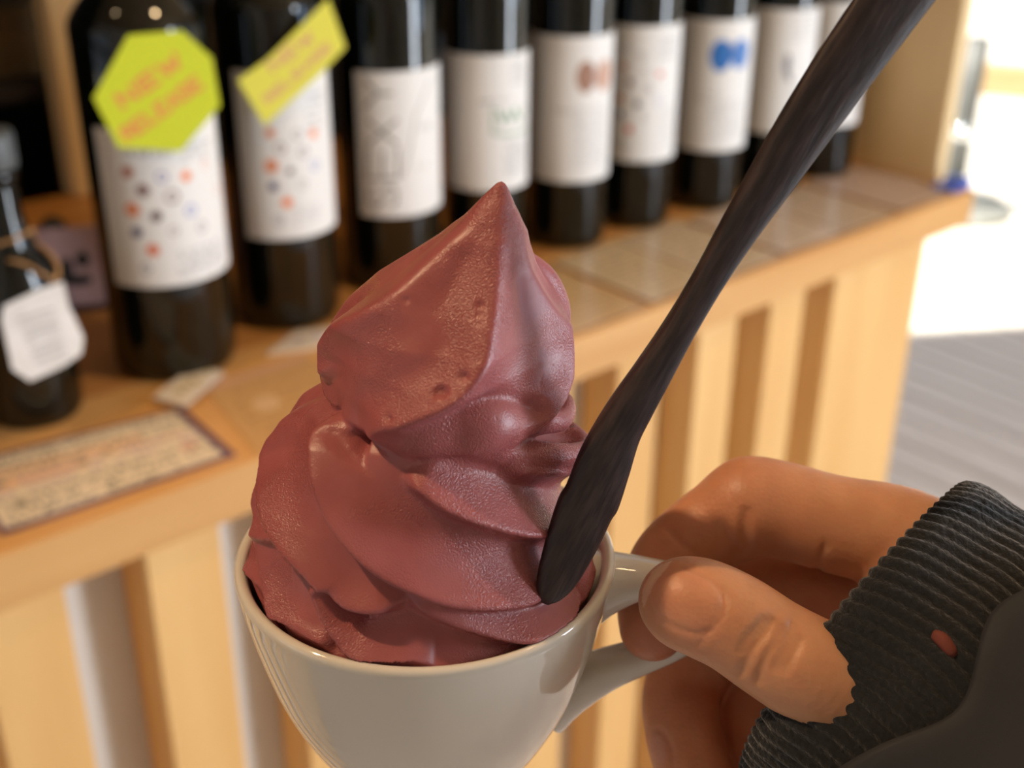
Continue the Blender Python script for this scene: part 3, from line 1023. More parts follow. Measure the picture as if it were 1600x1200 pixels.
# ------------------------------------------------------------------ sculpting by distance fields
class Clay:
    """scalar field on a grid; soft unions and cuts of tapered capsules and ellipsoids; meshed by surface nets"""
    def __init__(self, lo, hi, h):
        self.lo = np.asarray(lo, float)
        self.h = h
        self.n = np.ceil((np.asarray(hi) - self.lo) / h).astype(int) + 1
        self.D = np.full(self.n, 0.05, np.float32)
        self.ax = [self.lo[i] + h * np.arange(self.n[i]) for i in range(3)]

    def _sub(self, lo, hi):
        a = np.clip(np.floor((lo - self.lo) / self.h).astype(int), 0, self.n)
        b = np.clip(np.ceil((hi - self.lo) / self.h).astype(int) + 1, 0, self.n)
        return tuple(slice(a[i], b[i]) for i in range(3))

    def _grid(self, sl):
        return np.meshgrid(*[self.ax[i][sl[i]] for i in range(3)], indexing='ij', sparse=True)

    def _apply(self, sl, d, k, cut):
        A = self.D[sl]
        if A.size == 0:
            return
        d = d.astype(np.float32)
        if cut:
            d = -d
            h = np.clip(.5 - .5 * (d - A) / k, 0, 1)
            self.D[sl] = d * (1 - h) + A * h + k * h * (1 - h)
        else:
            h = np.clip(.5 + .5 * (A - d) / k, 0, 1)
            self.D[sl] = A * (1 - h) + d * h - k * h * (1 - h)

    def cone(self, a, b, ra, rb, k=.003, cut=False):
        a, b = np.asarray(a, float), np.asarray(b, float)
        m = max(ra, rb) + k + .003
        sl = self._sub(np.minimum(a, b) - m, np.maximum(a, b) + m)
        X, Y, Z = self._grid(sl)
        ab = b - a
        L2 = ab @ ab + 1e-12
        t = np.clip(((X - a[0]) * ab[0] + (Y - a[1]) * ab[1] + (Z - a[2]) * ab[2]) / L2, 0, 1)
        d = np.sqrt((X - a[0] - t * ab[0]) ** 2 + (Y - a[1] - t * ab[1]) ** 2 + (Z - a[2] - t * ab[2]) ** 2) - (ra + (rb - ra) * t)
        self._apply(sl, d, k, cut)

    def path(self, pts, radii, k=.003, cut=False):
        """one capsule chain applied as a single shape (no bumps at its joints)"""
        pts = [np.asarray(p, float) for p in pts]
        m = max(radii) + k + .003
        P = np.array(pts)
        sl = self._sub(P.min(0) - m, P.max(0) + m)
        X, Y, Z = self._grid(sl)
        shp = tuple(s.stop - s.start for s in sl)
        if min(shp) <= 0:
            return
        best = np.full(shp, 0.05, np.float32)
        for a, b, ra, rb in zip(pts[:-1], pts[1:], radii[:-1], radii[1:]):
            mm = max(ra, rb) + k + .003
            s2 = self._sub(np.minimum(a, b) - mm, np.maximum(a, b) + mm)
            loc = tuple(slice(max(s2[i].start - sl[i].start, 0), max(s2[i].stop - sl[i].start, 0)) for i in range(3))
            x = X[loc[0]]; y = Y[:, loc[1]]; z = Z[:, :, loc[2]]
            ab = b - a
            L2 = ab @ ab + 1e-12
            t = np.clip(((x - a[0]) * ab[0] + (y - a[1]) * ab[1] + (z - a[2]) * ab[2]) / L2, 0, 1)
            d = np.sqrt((x - a[0] - t * ab[0]) ** 2 + (y - a[1] - t * ab[1]) ** 2 + (z - a[2] - t * ab[2]) ** 2) - (ra + (rb - ra) * t)
            best[loc] = np.minimum(best[loc], d)
        self._apply(sl, best, k, cut)

    def ell(self, c, r, k=.003, cut=False, axes=None):
        c, r = np.asarray(c, float), np.asarray(r, float)
        m = r.max() + k + .003
        sl = self._sub(c - m, c + m)
        X, Y, Z = self._grid(sl)
        X, Y, Z = X - c[0], Y - c[1], Z - c[2]
        if axes is not None:
            X, Y, Z = [X * a[0] + Y * a[1] + Z * a[2] for a in axes]
        q = np.sqrt((X / r[0]) ** 2 + (Y / r[1]) ** 2 + (Z / r[2]) ** 2) + 1e-6
        g = np.sqrt((X / r[0] ** 2) ** 2 + (Y / r[1] ** 2) ** 2 + (Z / r[2] ** 2) ** 2) + 1e-6
        self._apply(sl, q * (q - 1) / g, k, cut)

    def value(self, p):
        q = (np.asarray(p) - self.lo) / self.h
        i = np.floor(q).astype(int)
        if (i < 0).any() or (i >= self.n - 1).any():
            return 0.05
        f = q - i
        c = self.D[i[0]:i[0] + 2, i[1]:i[1] + 2, i[2]:i[2] + 2]
        c = c[0] * (1 - f[0]) + c[1] * f[0]
        c = c[0] * (1 - f[1]) + c[1] * f[1]
        return float(c[0] * (1 - f[2]) + c[1] * f[2])

    def hit(self, px, py, d0=.19, d1=.34, lift=0.0):
        """surface point on a line of sight, moved out along the normal by lift"""
        r = ray(px, py)
        d = d0
        prev = None
        while d < d1:
            v = self.value(CAM + r * d)
            if v < 0:
                for _ in range(12):
                    mid = (prev + d) / 2
                    if self.value(CAM + r * mid) < 0:
                        d = mid
                    else:
                        prev = mid
                break
            prev = d
            d += .0005
        else:
            return None
        p = CAM + r * d
        e = self.h * 1.5
        n = np.array([self.value(p + np.eye(3)[i] * e) - self.value(p - np.eye(3)[i] * e) for i in range(3)])
        n /= np.linalg.norm(n) + 1e-9
        return p + n * lift

    def mesh(self, smooth=1):
        D = self.D
        S = D < 0
        c = [S[:-1, :-1, :-1], S[1:, :-1, :-1], S[:-1, 1:, :-1], S[1:, 1:, :-1], S[:-1, :-1, 1:], S[1:, :-1, 1:], S[:-1, 1:, 1:], S[1:, 1:, 1:]]
        cnt = sum(x.astype(np.int8) for x in c)
        act = (cnt > 0) & (cnt < 8)
        idx = np.argwhere(act)
        num = np.full(act.shape, -1, np.int64)
        num[act] = np.arange(len(idx))
        off = np.array([(i & 1, (i >> 1) & 1, (i >> 2) & 1) for i in range(8)])
        vals = np.stack([D[idx[:, 0] + o[0], idx[:, 1] + o[1], idx[:, 2] + o[2]] for o in off], 1).astype(float)
        acc = np.zeros((len(idx), 3)); w = np.zeros(len(idx))
        for a in range(8):
            for bit in (1, 2, 4):
                if a & bit:
                    continue
                b = a | bit
                va, vb = vals[:, a], vals[:, b]
                x = (va < 0) != (vb < 0)
                t = np.where(x, va / np.where(x, va - vb, 1), 0)
                acc += np.where(x[:, None], off[a] + (off[b] - off[a]) * t[:, None], 0)
                w += x
        V = self.lo + self.h * (idx + acc / w[:, None])
        Q = []
        for axn in range(3):
            o1, o2 = [a for a in range(3) if a != axn]
            sa = [slice(None)] * 3; sb_ = [slice(None)] * 3
            sa[axn] = slice(None, -1); sb_[axn] = slice(1, None)
            ch = S[tuple(sa)] != S[tuple(sb_)]
            e = np.argwhere(ch)
            e = e[(e[:, o1] > 0) & (e[:, o2] > 0) & (e[:, o1] < self.n[o1] - 1) & (e[:, o2] < self.n[o2] - 1)]
            u = np.zeros(3, int); u[o1] = 1
            v = np.zeros(3, int); v[o2] = 1
            q = [num[tuple((e - u * i - v * j).T)] for i, j in ((0, 0), (1, 0), (1, 1), (0, 1))]
            q = np.stack(q, 1)
            ins = S[tuple(e.T)]
            flip = ins if axn != 1 else ~ins
            q[~flip] = q[~flip][:, ::-1]
            Q.append(q)
        Q = np.vstack(Q)
        Q = Q[(Q >= 0).all(1)]
        for _ in range(smooth):
            A = np.zeros_like(V); n = np.zeros(len(V))
            for i in range(4):
                j = (i + 1) % 4
                np.add.at(A, Q[:, i], V[Q[:, j]]); np.add.at(n, Q[:, i], 1)
                np.add.at(A, Q[:, j], V[Q[:, i]]); np.add.at(n, Q[:, j], 1)
            V = V * .5 + .5 * A / np.maximum(n, 1)[:, None]
        return V, Q


def clay_obj(name, V, Q, origin, mat, parent=None):
    V = V - np.asarray(origin)
    me = bpy.data.meshes.new(name)
    me.vertices.add(len(V))
    me.vertices.foreach_set('co', V.ravel())
    me.loops.add(len(Q) * 4)
    me.polygons.add(len(Q))
    me.loops.foreach_set('vertex_index', Q.ravel())
    me.polygons.foreach_set('loop_start', np.arange(0, len(Q) * 4, 4))
    me.polygons.foreach_set('loop_total', np.full(len(Q), 4))
    me.update(calc_edges=True)
    me.validate()
    me.polygons.foreach_set('use_smooth', [True] * len(me.polygons))
    me.materials.append(mat)
    o = bpy.data.objects.new(name, me)
    COL.objects.link(o)
    o.location = [float(v) for v in origin]
    if parent:
        o.parent = parent
    return o


def smooth_path(pts, rad, n=6):
    P = catmull([np.append(p, r) for p, r in zip(pts, rad)], n)
    return [p[:3] for p in P], [max(float(p[3]), .0003) for p in P]
# ------------------------------------------------------------------ cup
CO = at(666, 857, .285)                    # centre of the rim
CUPR = .0430


def cupP(rho, h, fwd=0.0):
    return CO + _r * rho + _u * h + _f * fwd


MAT['china'] = noise_color(new_mat('white_porcelain', srgb(226, 220, 208), .06), 3, srgb(224, 218, 206), srgb(230, 225, 214))
MAT['china'].node_tree.nodes['Principled BSDF'].inputs['Coat Weight'].default_value = .4
cup = empty('coffee_cup', cupP(0, -.066), 'white porcelain coffee cup filled with swirled ice cream, held by its handle', 'cup')
out = [(.0205, 0), (.0225, .0005), (.0230, .003), (.0222, .006), (.0235, .009), (.0280, .0155), (.0325, .0245), (.0362, .034),
       (.0392, .045), (.0414, .055), (.0426, .062), (.0430, .0645), (.0426, .0657), (.0415, .0660)]
inn = [(.0403, .0650), (.0396, .062), (.0382, .053), (.0358, .042), (.0325, .031), (.028, .021), (.022, .0135), (.012, .0105), (.001, .010)]


def fine(pr_, n=5):
    return [(float(p[0]), float(p[1])) for p in catmull([np.array(q) for q in pr_], n)]


lathe('body', [(.001, .002), (.0195, .002)] + fine(out + inn), MAT['china'], cup, 128)
# handle: an upper arm running out from below the rim, turning back down to the belly
hp = [(.0365, -.010), (.0425, -.0085), (.0500, -.0075), (.0570, -.0085), (.0625, -.0115), (.0650, -.0165), (.0630, -.0220), (.0575, -.0265),
      (.0500, -.0305), (.0420, -.0345), (.0340, -.0395), (.0280, -.0435)]
hs = [(.0095, .0095), (.0072, .0068), (.0058, .0042), (.0054, .0033), (.0052, .0030), (.0050, .0030), (.0050, .0030), (.0052, .0030),
      (.0054, .0034), (.0060, .0044), (.0070, .0062), (.0085, .0085)]
P4 = catmull([np.array([a, b_, c, d]) for (a, b_), (c, d) in zip(hp, hs)], 8)
pts, secs = [], []
for q_ in P4:
    pts.append(_r * q_[0] + _u * (q_[1] + .066))
    secs.append((q_[2] / .01, q_[3] / .01))
sect = [(.01 * math.copysign(abs(math.cos(a)) ** .8, math.cos(a)), .01 * math.copysign(abs(math.sin(a)) ** .9, math.sin(a)))
        for a in [2 * math.pi * k / 28 for k in range(28)]]
# section axis a stays along the horizontal depth direction
V, Fc = [], []
for i, p in enumerate(pts):
    t_ = pts[min(i + 1, len(pts) - 1)] - pts[max(i - 1, 0)]
    t_ /= np.linalg.norm(t_)
    b_ = np.cross(t_, _f)
    for (u, v) in sect:
        V.append(p + _f * u * secs[i][0] + b_ * v * secs[i][1])
nn_ = len(sect)
for i in range(len(pts) - 1):
    for k in range(nn_):
        k2 = (k + 1) % nn_
        Fc.append((i * nn_ + k, i * nn_ + k2, (i + 1) * nn_ + k2, (i + 1) * nn_ + k))
Fc.append(tuple(range(nn_))[::-1]); Fc.append(tuple((len(pts) - 1) * nn_ + k for k in range(nn_)))
mesh_obj('handle', V, Fc, MAT['china'], cup, True)

# ------------------------------------------------------------------ spoon
MAT['darkwood'] = new_mat('dark_brown_spoon_wood', srgb(60, 42, 38), .42)
m = MAT['darkwood']
nt = m.node_tree
tc = nt.nodes.new('ShaderNodeTexCoord'); mp = nt.nodes.new('ShaderNodeMapping'); mp.inputs['Scale'].default_value = (160, 160, 22)
nz = nt.nodes.new('ShaderNodeTexNoise'); nz.inputs['Scale'].default_value = 5; nz.inputs['Detail'].default_value = 6
cr = nt.nodes.new('ShaderNodeValToRGB')
cr.color_ramp.elements[0].position = .38; cr.color_ramp.elements[1].position = .72
cr.color_ramp.elements[0].color = srgb(34, 25, 25); cr.color_ramp.elements[1].color = srgb(66, 50, 47)
nt.links.new(tc.outputs['Object'], mp.inputs[0]); nt.links.new(mp.outputs[0], nz.inputs[0]); nt.links.new(nz.outputs[0], cr.inputs[0])
nt.links.new(cr.outputs[0], nt.nodes['Principled BSDF'].inputs['Base Color'])
bp = nt.nodes.new('ShaderNodeBump'); bp.inputs['Strength'].default_value = .5; bp.inputs['Distance'].default_value = .0004
nt.links.new(nz.outputs[0], bp.inputs['Height']); nt.links.new(bp.outputs[0], nt.nodes['Principled BSDF'].inputs['Normal'])
# stations: photo x, y, depth, half width px, half thickness mm
st = [(850, 940, .2590, 9, 1.0), (858, 926, .2588, 22, 1.8), (872, 898, .2583, 33, 2.3), (896, 840, .2572, 42, 2.6), (914, 795, .2564, 45, 2.8), (926, 775, .2560, 45, 2.8),
      (945, 722, .2548, 43, 3.0), (966, 672, .2535, 37, 3.1), (990, 630, .2522, 34, 3.2), (1018, 585, .2506, 30, 3.2), (1062, 512, .2480, 25, 3.0), (1108, 435, .2450, 25, 2.9),
      (1150, 365, .2422, 30, 2.9), (1200, 287, .2390, 37, 2.8), (1265, 187, .2350, 45, 2.7), (1330, 92, .2312, 50, 2.6), (1396, 0, .2275, 54, 2.5),
      (1450, -75, .2242, 56, 2.3), (1490, -130, .2218, 50, 2.0), (1508, -156, .2208, 30, 1.4)]
SP = catmull([np.append(at(a, b_, d), [w * d / FPX, t_ / 1000]) for a, b_, d, w, t_ in st], 6)
axis = (SP[-1][:3] - SP[0][:3]); axis /= np.linalg.norm(axis)
face_n = -FW + _r * .35                     # flat side turned a little to the right
face_n -= axis * (face_n @ axis); face_n /= np.linalg.norm(face_n)
side = np.cross(axis, face_n)
org = SP[0][:3]
Rm = Matrix(((side[0], face_n[0], axis[0], org[0]), (side[1], face_n[1], axis[1], org[1]), (side[2], face_n[2], axis[2], org[2]), (0, 0, 0, 1)))
V, Fc = [], []
ns = 28
widen = 1 / max(abs(side @ RT) ** 2 + abs(side @ UP) ** 2, .2) ** .5
for q_ in SP:
    l = q_[:3] - org
    c3 = np.array([l @ side, l @ face_n, l @ axis])
    for k in range(ns):
        a = 2 * math.pi * k / ns
        ca, sa = math.cos(a), math.sin(a)
        V.append((c3[0] + q_[3] * widen * math.copysign(abs(ca) ** .75, ca), c3[1] + q_[4] * math.copysign(abs(sa) ** .85, sa), c3[2]))
for i in range(len(SP) - 1):
    for k in range(ns):
        k2 = (k + 1) % ns
        Fc.append((i * ns + k, i * ns + k2, (i + 1) * ns + k2, (i + 1) * ns + k))
Fc.append(tuple(range(ns))[::-1]); Fc.append(tuple((len(SP) - 1) * ns + k for k in range(ns)))
sp = mesh_obj('wooden_spoon', V, Fc, MAT['darkwood'], None, True)
sp.matrix_world = Rm
tag(sp, 'dark brown wooden spoon stuck in the ice cream, its handle rising to the upper right', 'spoon')
# ------------------------------------------------------------------ ice cream
def ip(x, h, y=0.0):
    return cupP(x / 1000, h / 1000, y / 1000)


class Polar:
    """solid of star-like sections round a bent upright axis; flutes are cusped ribs on its skin (mm)"""
    def __init__(self, tab, h0, h1, nth=1080, nh=340):
        t = np.array(tab, float)                    # h, centre x, centre y, radius
        self.t = t
        self.h0, self.h1, self.nth, self.nh = h0, h1, nth, nh
        self.H = np.linspace(h0, h1, nh)
        self.TH = np.linspace(-math.pi, math.pi, nth, endpoint=False)
        self.cx = lambda h: np.interp(h, t[:, 0], t[:, 1])
        self.cy = lambda h: np.interp(h, t[:, 0], t[:, 2])
        self.rb = lambda h: np.interp(h, t[:, 0], t[:, 3])
        self.acc = np.zeros((nh, nth))
        self.base = np.repeat(self.rb(self.H)[:, None], nth, 1)

    def R(self, th, h):
        i = (h - self.h0) / (self.h1 - self.h0) * (self.nh - 1)
        j = (th + math.pi) / (2 * math.pi) * self.nth
        i = np.clip(i, 0, self.nh - 1.001); i0 = i.astype(int); fi = i - i0
        j0 = np.floor(j).astype(int); fj = j - j0
        j0 %= self.nth; j1 = (j0 + 1) % self.nth
        M_ = self.map
        return (M_[i0, j0] * (1 - fi) * (1 - fj) + M_[i0 + 1, j0] * fi * (1 - fj) + M_[i0, j1] * (1 - fi) * fj + M_[i0 + 1, j1] * fi * fj)

    def uv(self, px, py):
        """angle, height of the first point of the bare skin on a line of sight"""
        r_ = ray(px, py)
        prev = None
        for s in np.arange(.19, .34, .0004):
            q = (CAM + r_ * s - CO) * 1000
            h = q @ _u
            if h < self.h0 or h > self.h1:
                continue
            x, y = q @ _r - self.cx(h), q @ _f - self.cy(h)
            v = math.hypot(x, y) - self.rb(h)
            if v < 0:
                return math.atan2(y, x), h
            if prev is None or v < prev[0]:
                prev = (v, math.atan2(y, x), h)
        return prev[1:] if prev else None

    def rib(self, pts, amp, wu, wl, e=.10, uvpts=False, taper=.12, ends=(1, 1), p=2.0):
        """pts: photo points (or angle, height pairs), listed left to right / top to bottom; wu, wl: widths mm of the upper
        (right-hand) and lower side; a negative amp cuts a furrow"""
        U = pts if uvpts else [self.uv(*q[:2]) for q in pts]
        U = [u for u in U if u is not None]
        A = [u[0] for u in U]
        A = list(np.unwrap(A))
        P = np.array(catmull([np.array([a, u[1]]) for a, u in zip(A, U)], 8))
        n = len(P)
        tt = np.linspace(0, 1, n)
        tp = np.ones(n)
        if ends[0]:
            tp *= np.clip(tt / taper, 0, 1) ** .7
        if ends[1]:
            tp *= np.clip((1 - tt) / taper, 0, 1) ** .7
        amps = np.interp(tt, np.linspace(0, 1, len(amp)), amp) * tp if isinstance(amp, (list, tuple)) else amp * tp
        TH, HH = np.meshgrid(self.TH, self.H)
        best = np.full(TH.shape, 1e9); side = np.zeros(TH.shape); am = np.zeros(TH.shape)
        W = max(wu, wl)
        for k in range(n - 1):
            a, b = P[k], P[k + 1]
            hm = (a[1] + b[1]) / 2
            Rm_ = float(self.rb(hm))
            i0, i1 = np.searchsorted(self.H, [min(a[1], b[1]) - W, max(a[1], b[1]) + W])
            if i1 <= i0:
                continue
            sl = slice(i0, i1)
            dth = (TH[sl] - a[0] + math.pi) % (2 * math.pi) - math.pi
            X, Y = dth * max(Rm_, 4), HH[sl] - a[1]
            dx, dy = (b[0] - a[0]) * max(Rm_, 4), b[1] - a[1]
            L2 = dx * dx + dy * dy + 1e-9
            t = np.clip((X * dx + Y * dy) / L2, 0, 1)
            d = np.hypot(X - t * dx, Y - t * dy)
            cr_ = dx * Y - dy * X
            m_ = d < best[sl]
            best[sl] = np.where(m_, d, best[sl])
            side[sl] = np.where(m_, cr_, side[sl])
            am[sl] = np.where(m_, amps[k] + (amps[k + 1] - amps[k]) * t, am[sl])
        w = np.where(side > 0, wu, wl)
        x = best / w
        x = np.sqrt(x * x + e * e) - e
        f = np.clip(1 - x, 0, 1) ** p * am
        if np.max(am) > 0:
            self.acc = (np.abs(self.acc) ** 3 + np.abs(f) ** 3) ** (1 / 3) * np.where(self.acc < 0, 1, 1)
        else:
            self.cuts = getattr(self, 'cuts', 0) + f

    def finish(self, clay, k):
        wgt = np.clip(self.base / 6, 0.0, 1)
        self.map = self.base + (self.acc + getattr(self, 'cuts', 0)) * wgt
        # soften once along both directions
        M_ = self.map
        M_ = (np.roll(M_, 1, 1) + np.roll(M_, -1, 1) + 2 * M_) / 4
        M_[1:-1] = (M_[:-2] + M_[2:] + 2 * M_[1:-1]) / 4
        self.map = M_
        sl = clay._sub(ip(-46, self.h0 - 3, 0) - np.array([.08, .08, 0]), ip(46, self.h1 + 2, 0) + np.array([.08, .08, 0]))
        X, Y, Z = clay._grid(sl)
        h = (Z - CO[2]) * 1000
        hb = np.broadcast_to(h, tuple(s.stop - s.start for s in sl))
        dx, dy = X - CO[0], Y - CO[1]
        lx = (dx * _r[0] + dy * _r[1]) * 1000 - self.cx(h)
        ly = (dx * _f[0] + dy * _f[1]) * 1000 - self.cy(h)
        rho = np.hypot(lx, ly)
        d = (rho - self.R(np.arctan2(ly, lx), hb)) * .7
        d = np.maximum(d, np.maximum(hb - self.h1, self.h0 - hb))
        clay._apply(sl, np.clip(d / 1000, -.02, .02), k, False)


ice = Clay(cupP(0, 0) - np.array([.047, .047, .026]), cupP(0, 0) + np.array([.047, .047, .091]), .00048)

# ---- lower coils
low = Polar([(-24, 0, 0, 33), (-8, 0, 0, 39.8), (-3, 0, 0, 39.6), (-1, 0, 0, 37.4), (2, 0, 0, 35.2), (5, -.5, 0, 34), (12, -1.3, 0, 32.4), (20, -1.3, 0, 30.6), (27, -1.2, 0, 28), (33, -.8, 0, 25.2),
             (37, 0, 0, 23), (40, 1, 0, 19), (42.5, 1.5, 0, 12), (44, 2, 0, 3)], -24, 44)
# long lip from the fold at upper left, down and to the right (main flute)
low.rib([(588, 662), (556, 652), (530, 660), (518, 690), (520, 735), (534, 785), (560, 830), (600, 872), (645, 900), (700, 921), (765, 930), (835, 920), (895, 885)],
        [4.2, 5.8, 6.0, 6, 6, 5.6, 4.6], 9.5, 3.6)
# lip above it on the right
low.rib([(640, 728), (660, 750), (690, 774), (740, 800), (800, 820), (870, 824), (915, 800)], [4, 5.8, 6, 4.6], 9, 3.4)
# lit band's left lip, curling back under at the bottom
low.rib([(470, 625), (446, 660), (434, 710), (438, 775), (458, 830), (497, 876), (548, 926), (600, 936), (640, 922)], [4.4, 5, 5.4, 5.6, 5.4, 4], 9.5, 3.4)
# outer left flutes
low.rib([(432, 660), (412, 720), (408, 780), (424, 822), (452, 842)], 4.2, 6, 3)
low.rib([(400, 770), (402, 840), (424, 905), (462, 955), (500, 985), (530, 1000)], 3.0, 8, 5)
# bottom flutes
low.rib([(500, 884), (512, 925), (534, 968), (562, 1002), (610, 1024), (680, 1030)], [4.4, 5.2, 5, 3.4], 10, 3.0)
low.rib([(632, 918), (677, 942), (730, 964), (800, 982), (852, 966), (905, 925)], [3.6, 5.4, 5.6, 4.6], 9, 3.4)
# lips stacked at the upper right
low.rib([(775, 722), (820, 730), (870, 728), (908, 716), (922, 700)], [3, 5.5, 6.5, 6], 5.5, 4.2)
low.rib([(800, 712), (840, 700), (880, 680), (896, 655)], [3, 5.2, 5.2], 4.5, 3.2)
# dark folds
low.rib([(553, 700), (566, 690), (582, 684)], -7, 4.5, 4.5)
low.rib([(520, 905), (545, 945), (580, 960)], -2.5, 4, 4)
# the rest of the coil's flutes, round the sides and the back
for k in range(6):
    a0 = math.radians(20 + 27 * k)
    low.rib([(a0, 39), (a0 + .10, 31), (a0 + .30, 22), (a0 + .62, 12), (a0 + 1.0, 3), (a0 + 1.35, -5)], 4.2, 9.5, 4.2, uvpts=True)
low.finish(ice, .001)

# ---- crown
crw = Polar([(36.0, 3.5, 0, 3), (36.8, 3.6, 0, 12), (38.2, 3.8, 0, 18.5), (41, 4.0, 0, 21.5), (46, 4.3, 0, 22.6), (52, 4.8, 0, 22.0), (58, 5.6, 0, 19.8), (64, 7, 0, 15.6),
             (69, 9.2, 0, 11.2), (74, 11.8, 0, 7.4), (79, 14.2, 0, 4.6), (83, 15.6, 0, 2.9), (85, 16.2, 0, 1.9), (86.3, 16.5, 0, 1.0), (86.8, 16.6, 0, .3)], 36, 86.8, nh=420)
crw.rib([(781, 300), (776, 345), (768, 400), (760, 450), (752, 505), (740, 558), (708, 606), (655, 640), (606, 660), (598, 684)],
        [1.6, 3.2, 4.4, 5.4, 6.0, 6.0, 5.2, 3.6], 10, 8, e=.07, taper=.05)
crw.rib([(770, 315), (735, 360), (695, 400), (645, 448), (592, 485), (545, 512), (512, 552), (500, 600)], [1.4, 2.8, 4.0, 4.6, 4.4, 3.2], 8, 8, e=.12, taper=.05)
crw.rib([(796, 312), (806, 360), (824, 425), (850, 484), (872, 545), (878, 600), (864, 655), (836, 692), (800, 712)], [1.8, 3.2, 4.4, 5.4, 5.8, 5.2, 4], 7, 10, e=.06, taper=.05)
# rim of the crown, rolled under at the front
crw.rib([(505, 640), (545, 668), (598, 700), (640, 722), (690, 741), (740, 745), (785, 730), (812, 708)], [2, 2.6, 3.6, 4.4, 4.4, 3.4], 6, 4, e=.2)
# furrow below the twin facets, leaving a round swell above the rim
crw.rib([(640, 662), (700, 640), (760, 622), (820, 634), (858, 662)], [-1.2, -2.4, -2.4, -1.2], 3.0, 4.5)
crw.rib([(735, 700), (770, 712), (800, 700)], -2.0, 3.5, 3.0)
for a_ in (168, 128, 88, 48, 12):
    a0 = math.radians(a_)
    crw.rib([(a0 - .55, 85), (a0 - .5, 78), (a0 - .42, 70), (a0 - .25, 60), (a0, 50), (a0 + .30, 42), (a0 + .6, 38)],
            [.6, 1.8, 3, 4, 3.6, 2.5], 8, 8, uvpts=True, taper=.04)
crw.finish(ice, .0012)

for pts_, rr3 in (([(17, 36, -19), (25, 33, -14), (32.5, 29, -7), (35, 26, 1), (31, 25, 12), (22, 24, 22)], [.0014, .0022, .0026, .0026, .0024, .002]),
                  ([(17, 40.5, -16), (25, 38.5, -10), (30.0, 35.8, -3), (30, 34.5, 8), (22, 34, 17)], [.0012, .0020, .0023, .0022, .0016])):
    P, Rr = smooth_path([ip(a, h, y) for a, h, y in pts_], rr3, 8)
    ice.path(P, Rr, .004)
# swells and small pieces
hh = ice.hit(765, 664, lift=-.0058)
ice.ell(hh, (.0095, .0095, .0080), .003)
hh = ice.hit(655, 692, lift=-.0060)
ice.ell(hh, (.0085, .0085, .0070), .003)
P, Rr = smooth_path([ip(23, 46, 7), ip(27.5, 53, 8), ip(25.5, 62, 8), ip(19.5, 70, 6)], [.003, .0040, .0036, .0018], 8)
ice.path(P, Rr, .002)
ice.ell(ip(29.4, 45.5, 1), (.0011, .0011, .0013), .0008)
for (x, y, r_) in ((688, 614, 1.7), (674, 618, .8), (606, 655, 1.1), (724, 590, 1.2), (748, 492, .8), (750, 478, 1.0), (747, 506, .6), (572, 440, .8), (634, 470, .8), (576, 452, .4),
                   (846, 590, .5), (845, 602, .6), (842, 558, .4), (668, 634, .4), (540, 510, .4), (776, 655, .3)):
    h = ice.hit(x, y, lift=.0003)
    if h is not None:
        ice.ell(h, (r_ * .0010, r_ * .0010, r_ * .0007), .0005, True)

V, Q = ice.mesh(1)
axis0 = cupP(0, 0)
rel = V - axis0
rad = np.hypot(rel[:, 0], rel[:, 1])
lim = np.interp(rel[:, 2], [-.056, -.035, -.024, -.013, -.004, .0], [.001, .0315, .0348, .0372, .0386, .0398]) - .0003
inside = (rel[:, 2] < .0) & (rad > lim)
f_ = np.where(inside, lim / np.maximum(rad, 1e-6), 1)
V[:, 0] = axis0[0] + rel[:, 0] * f_
V[:, 1] = axis0[1] + rel[:, 1] * f_
mi = MAT['ice'] = new_mat('purple_sweet_potato_soft_serve', srgb(178, 104, 104), .42)
nt = mi.node_tree
b = nt.nodes['Principled BSDF']
b.inputs['Subsurface Weight'].default_value = .15
b.inputs['Subsurface Radius'].default_value = (1.0, .35, .3)
b.inputs['Subsurface Scale'].default_value = .0015
b.inputs['Specular IOR Level'].default_value = .5
tc = nt.nodes.new('ShaderNodeTexCoord')
n1 = nt.nodes.new('ShaderNodeTexNoise'); n1.inputs['Scale'].default_value = 2400; n1.inputs['Detail'].default_value = 2
n2 = nt.nodes.new('ShaderNodeTexNoise'); n2.inputs['Scale'].default_value = 90; n2.inputs['Detail'].default_value = 3
n3 = nt.nodes.new('ShaderNodeTexNoise'); n3.inputs['Scale'].default_value = 60
for n_ in (n1, n2, n3):
    nt.links.new(tc.outputs['Object'], n_.inputs[0])
cr = nt.nodes.new('ShaderNodeValToRGB')
cr.color_ramp.elements[0].position = .3; cr.color_ramp.elements[1].position = .7
cr.color_ramp.elements[0].color = srgb(156, 84, 85); cr.color_ramp.elements[1].color = srgb(170, 97, 98)
nt.links.new(n2.outputs[0], cr.inputs[0]); nt.links.new(cr.outputs[0], b.inputs['Base Color'])
rr_ = nt.nodes.new('ShaderNodeMapRange')
rr_.inputs['From Min'].default_value = .35; rr_.inputs['From Max'].default_value = .65
rr_.inputs['To Min'].default_value = .20; rr_.inputs['To Max'].default_value = .40
nt.links.new(n3.outputs[0], rr_.inputs[0]); nt.links.new(rr_.outputs[0], b.inputs['Roughness'])
bp1 = nt.nodes.new('ShaderNodeBump'); bp1.inputs['Strength'].default_value = .5; bp1.inputs['Distance'].default_value = .0003
sr_ = nt.nodes.new('ShaderNodeMapRange')
sr_.inputs['From Min'].default_value = .42; sr_.inputs['From Max'].default_value = .62
sr_.inputs['To Min'].default_value = 1.0; sr_.inputs['To Max'].default_value = .15
nt.links.new(n3.outputs[0], sr_.inputs[0]); nt.links.new(sr_.outputs[0], bp1.inputs['Strength'])
nt.links.new(n1.outputs[0], bp1.inputs['Height']); nt.links.new(bp1.outputs[0], b.inputs['Normal'])
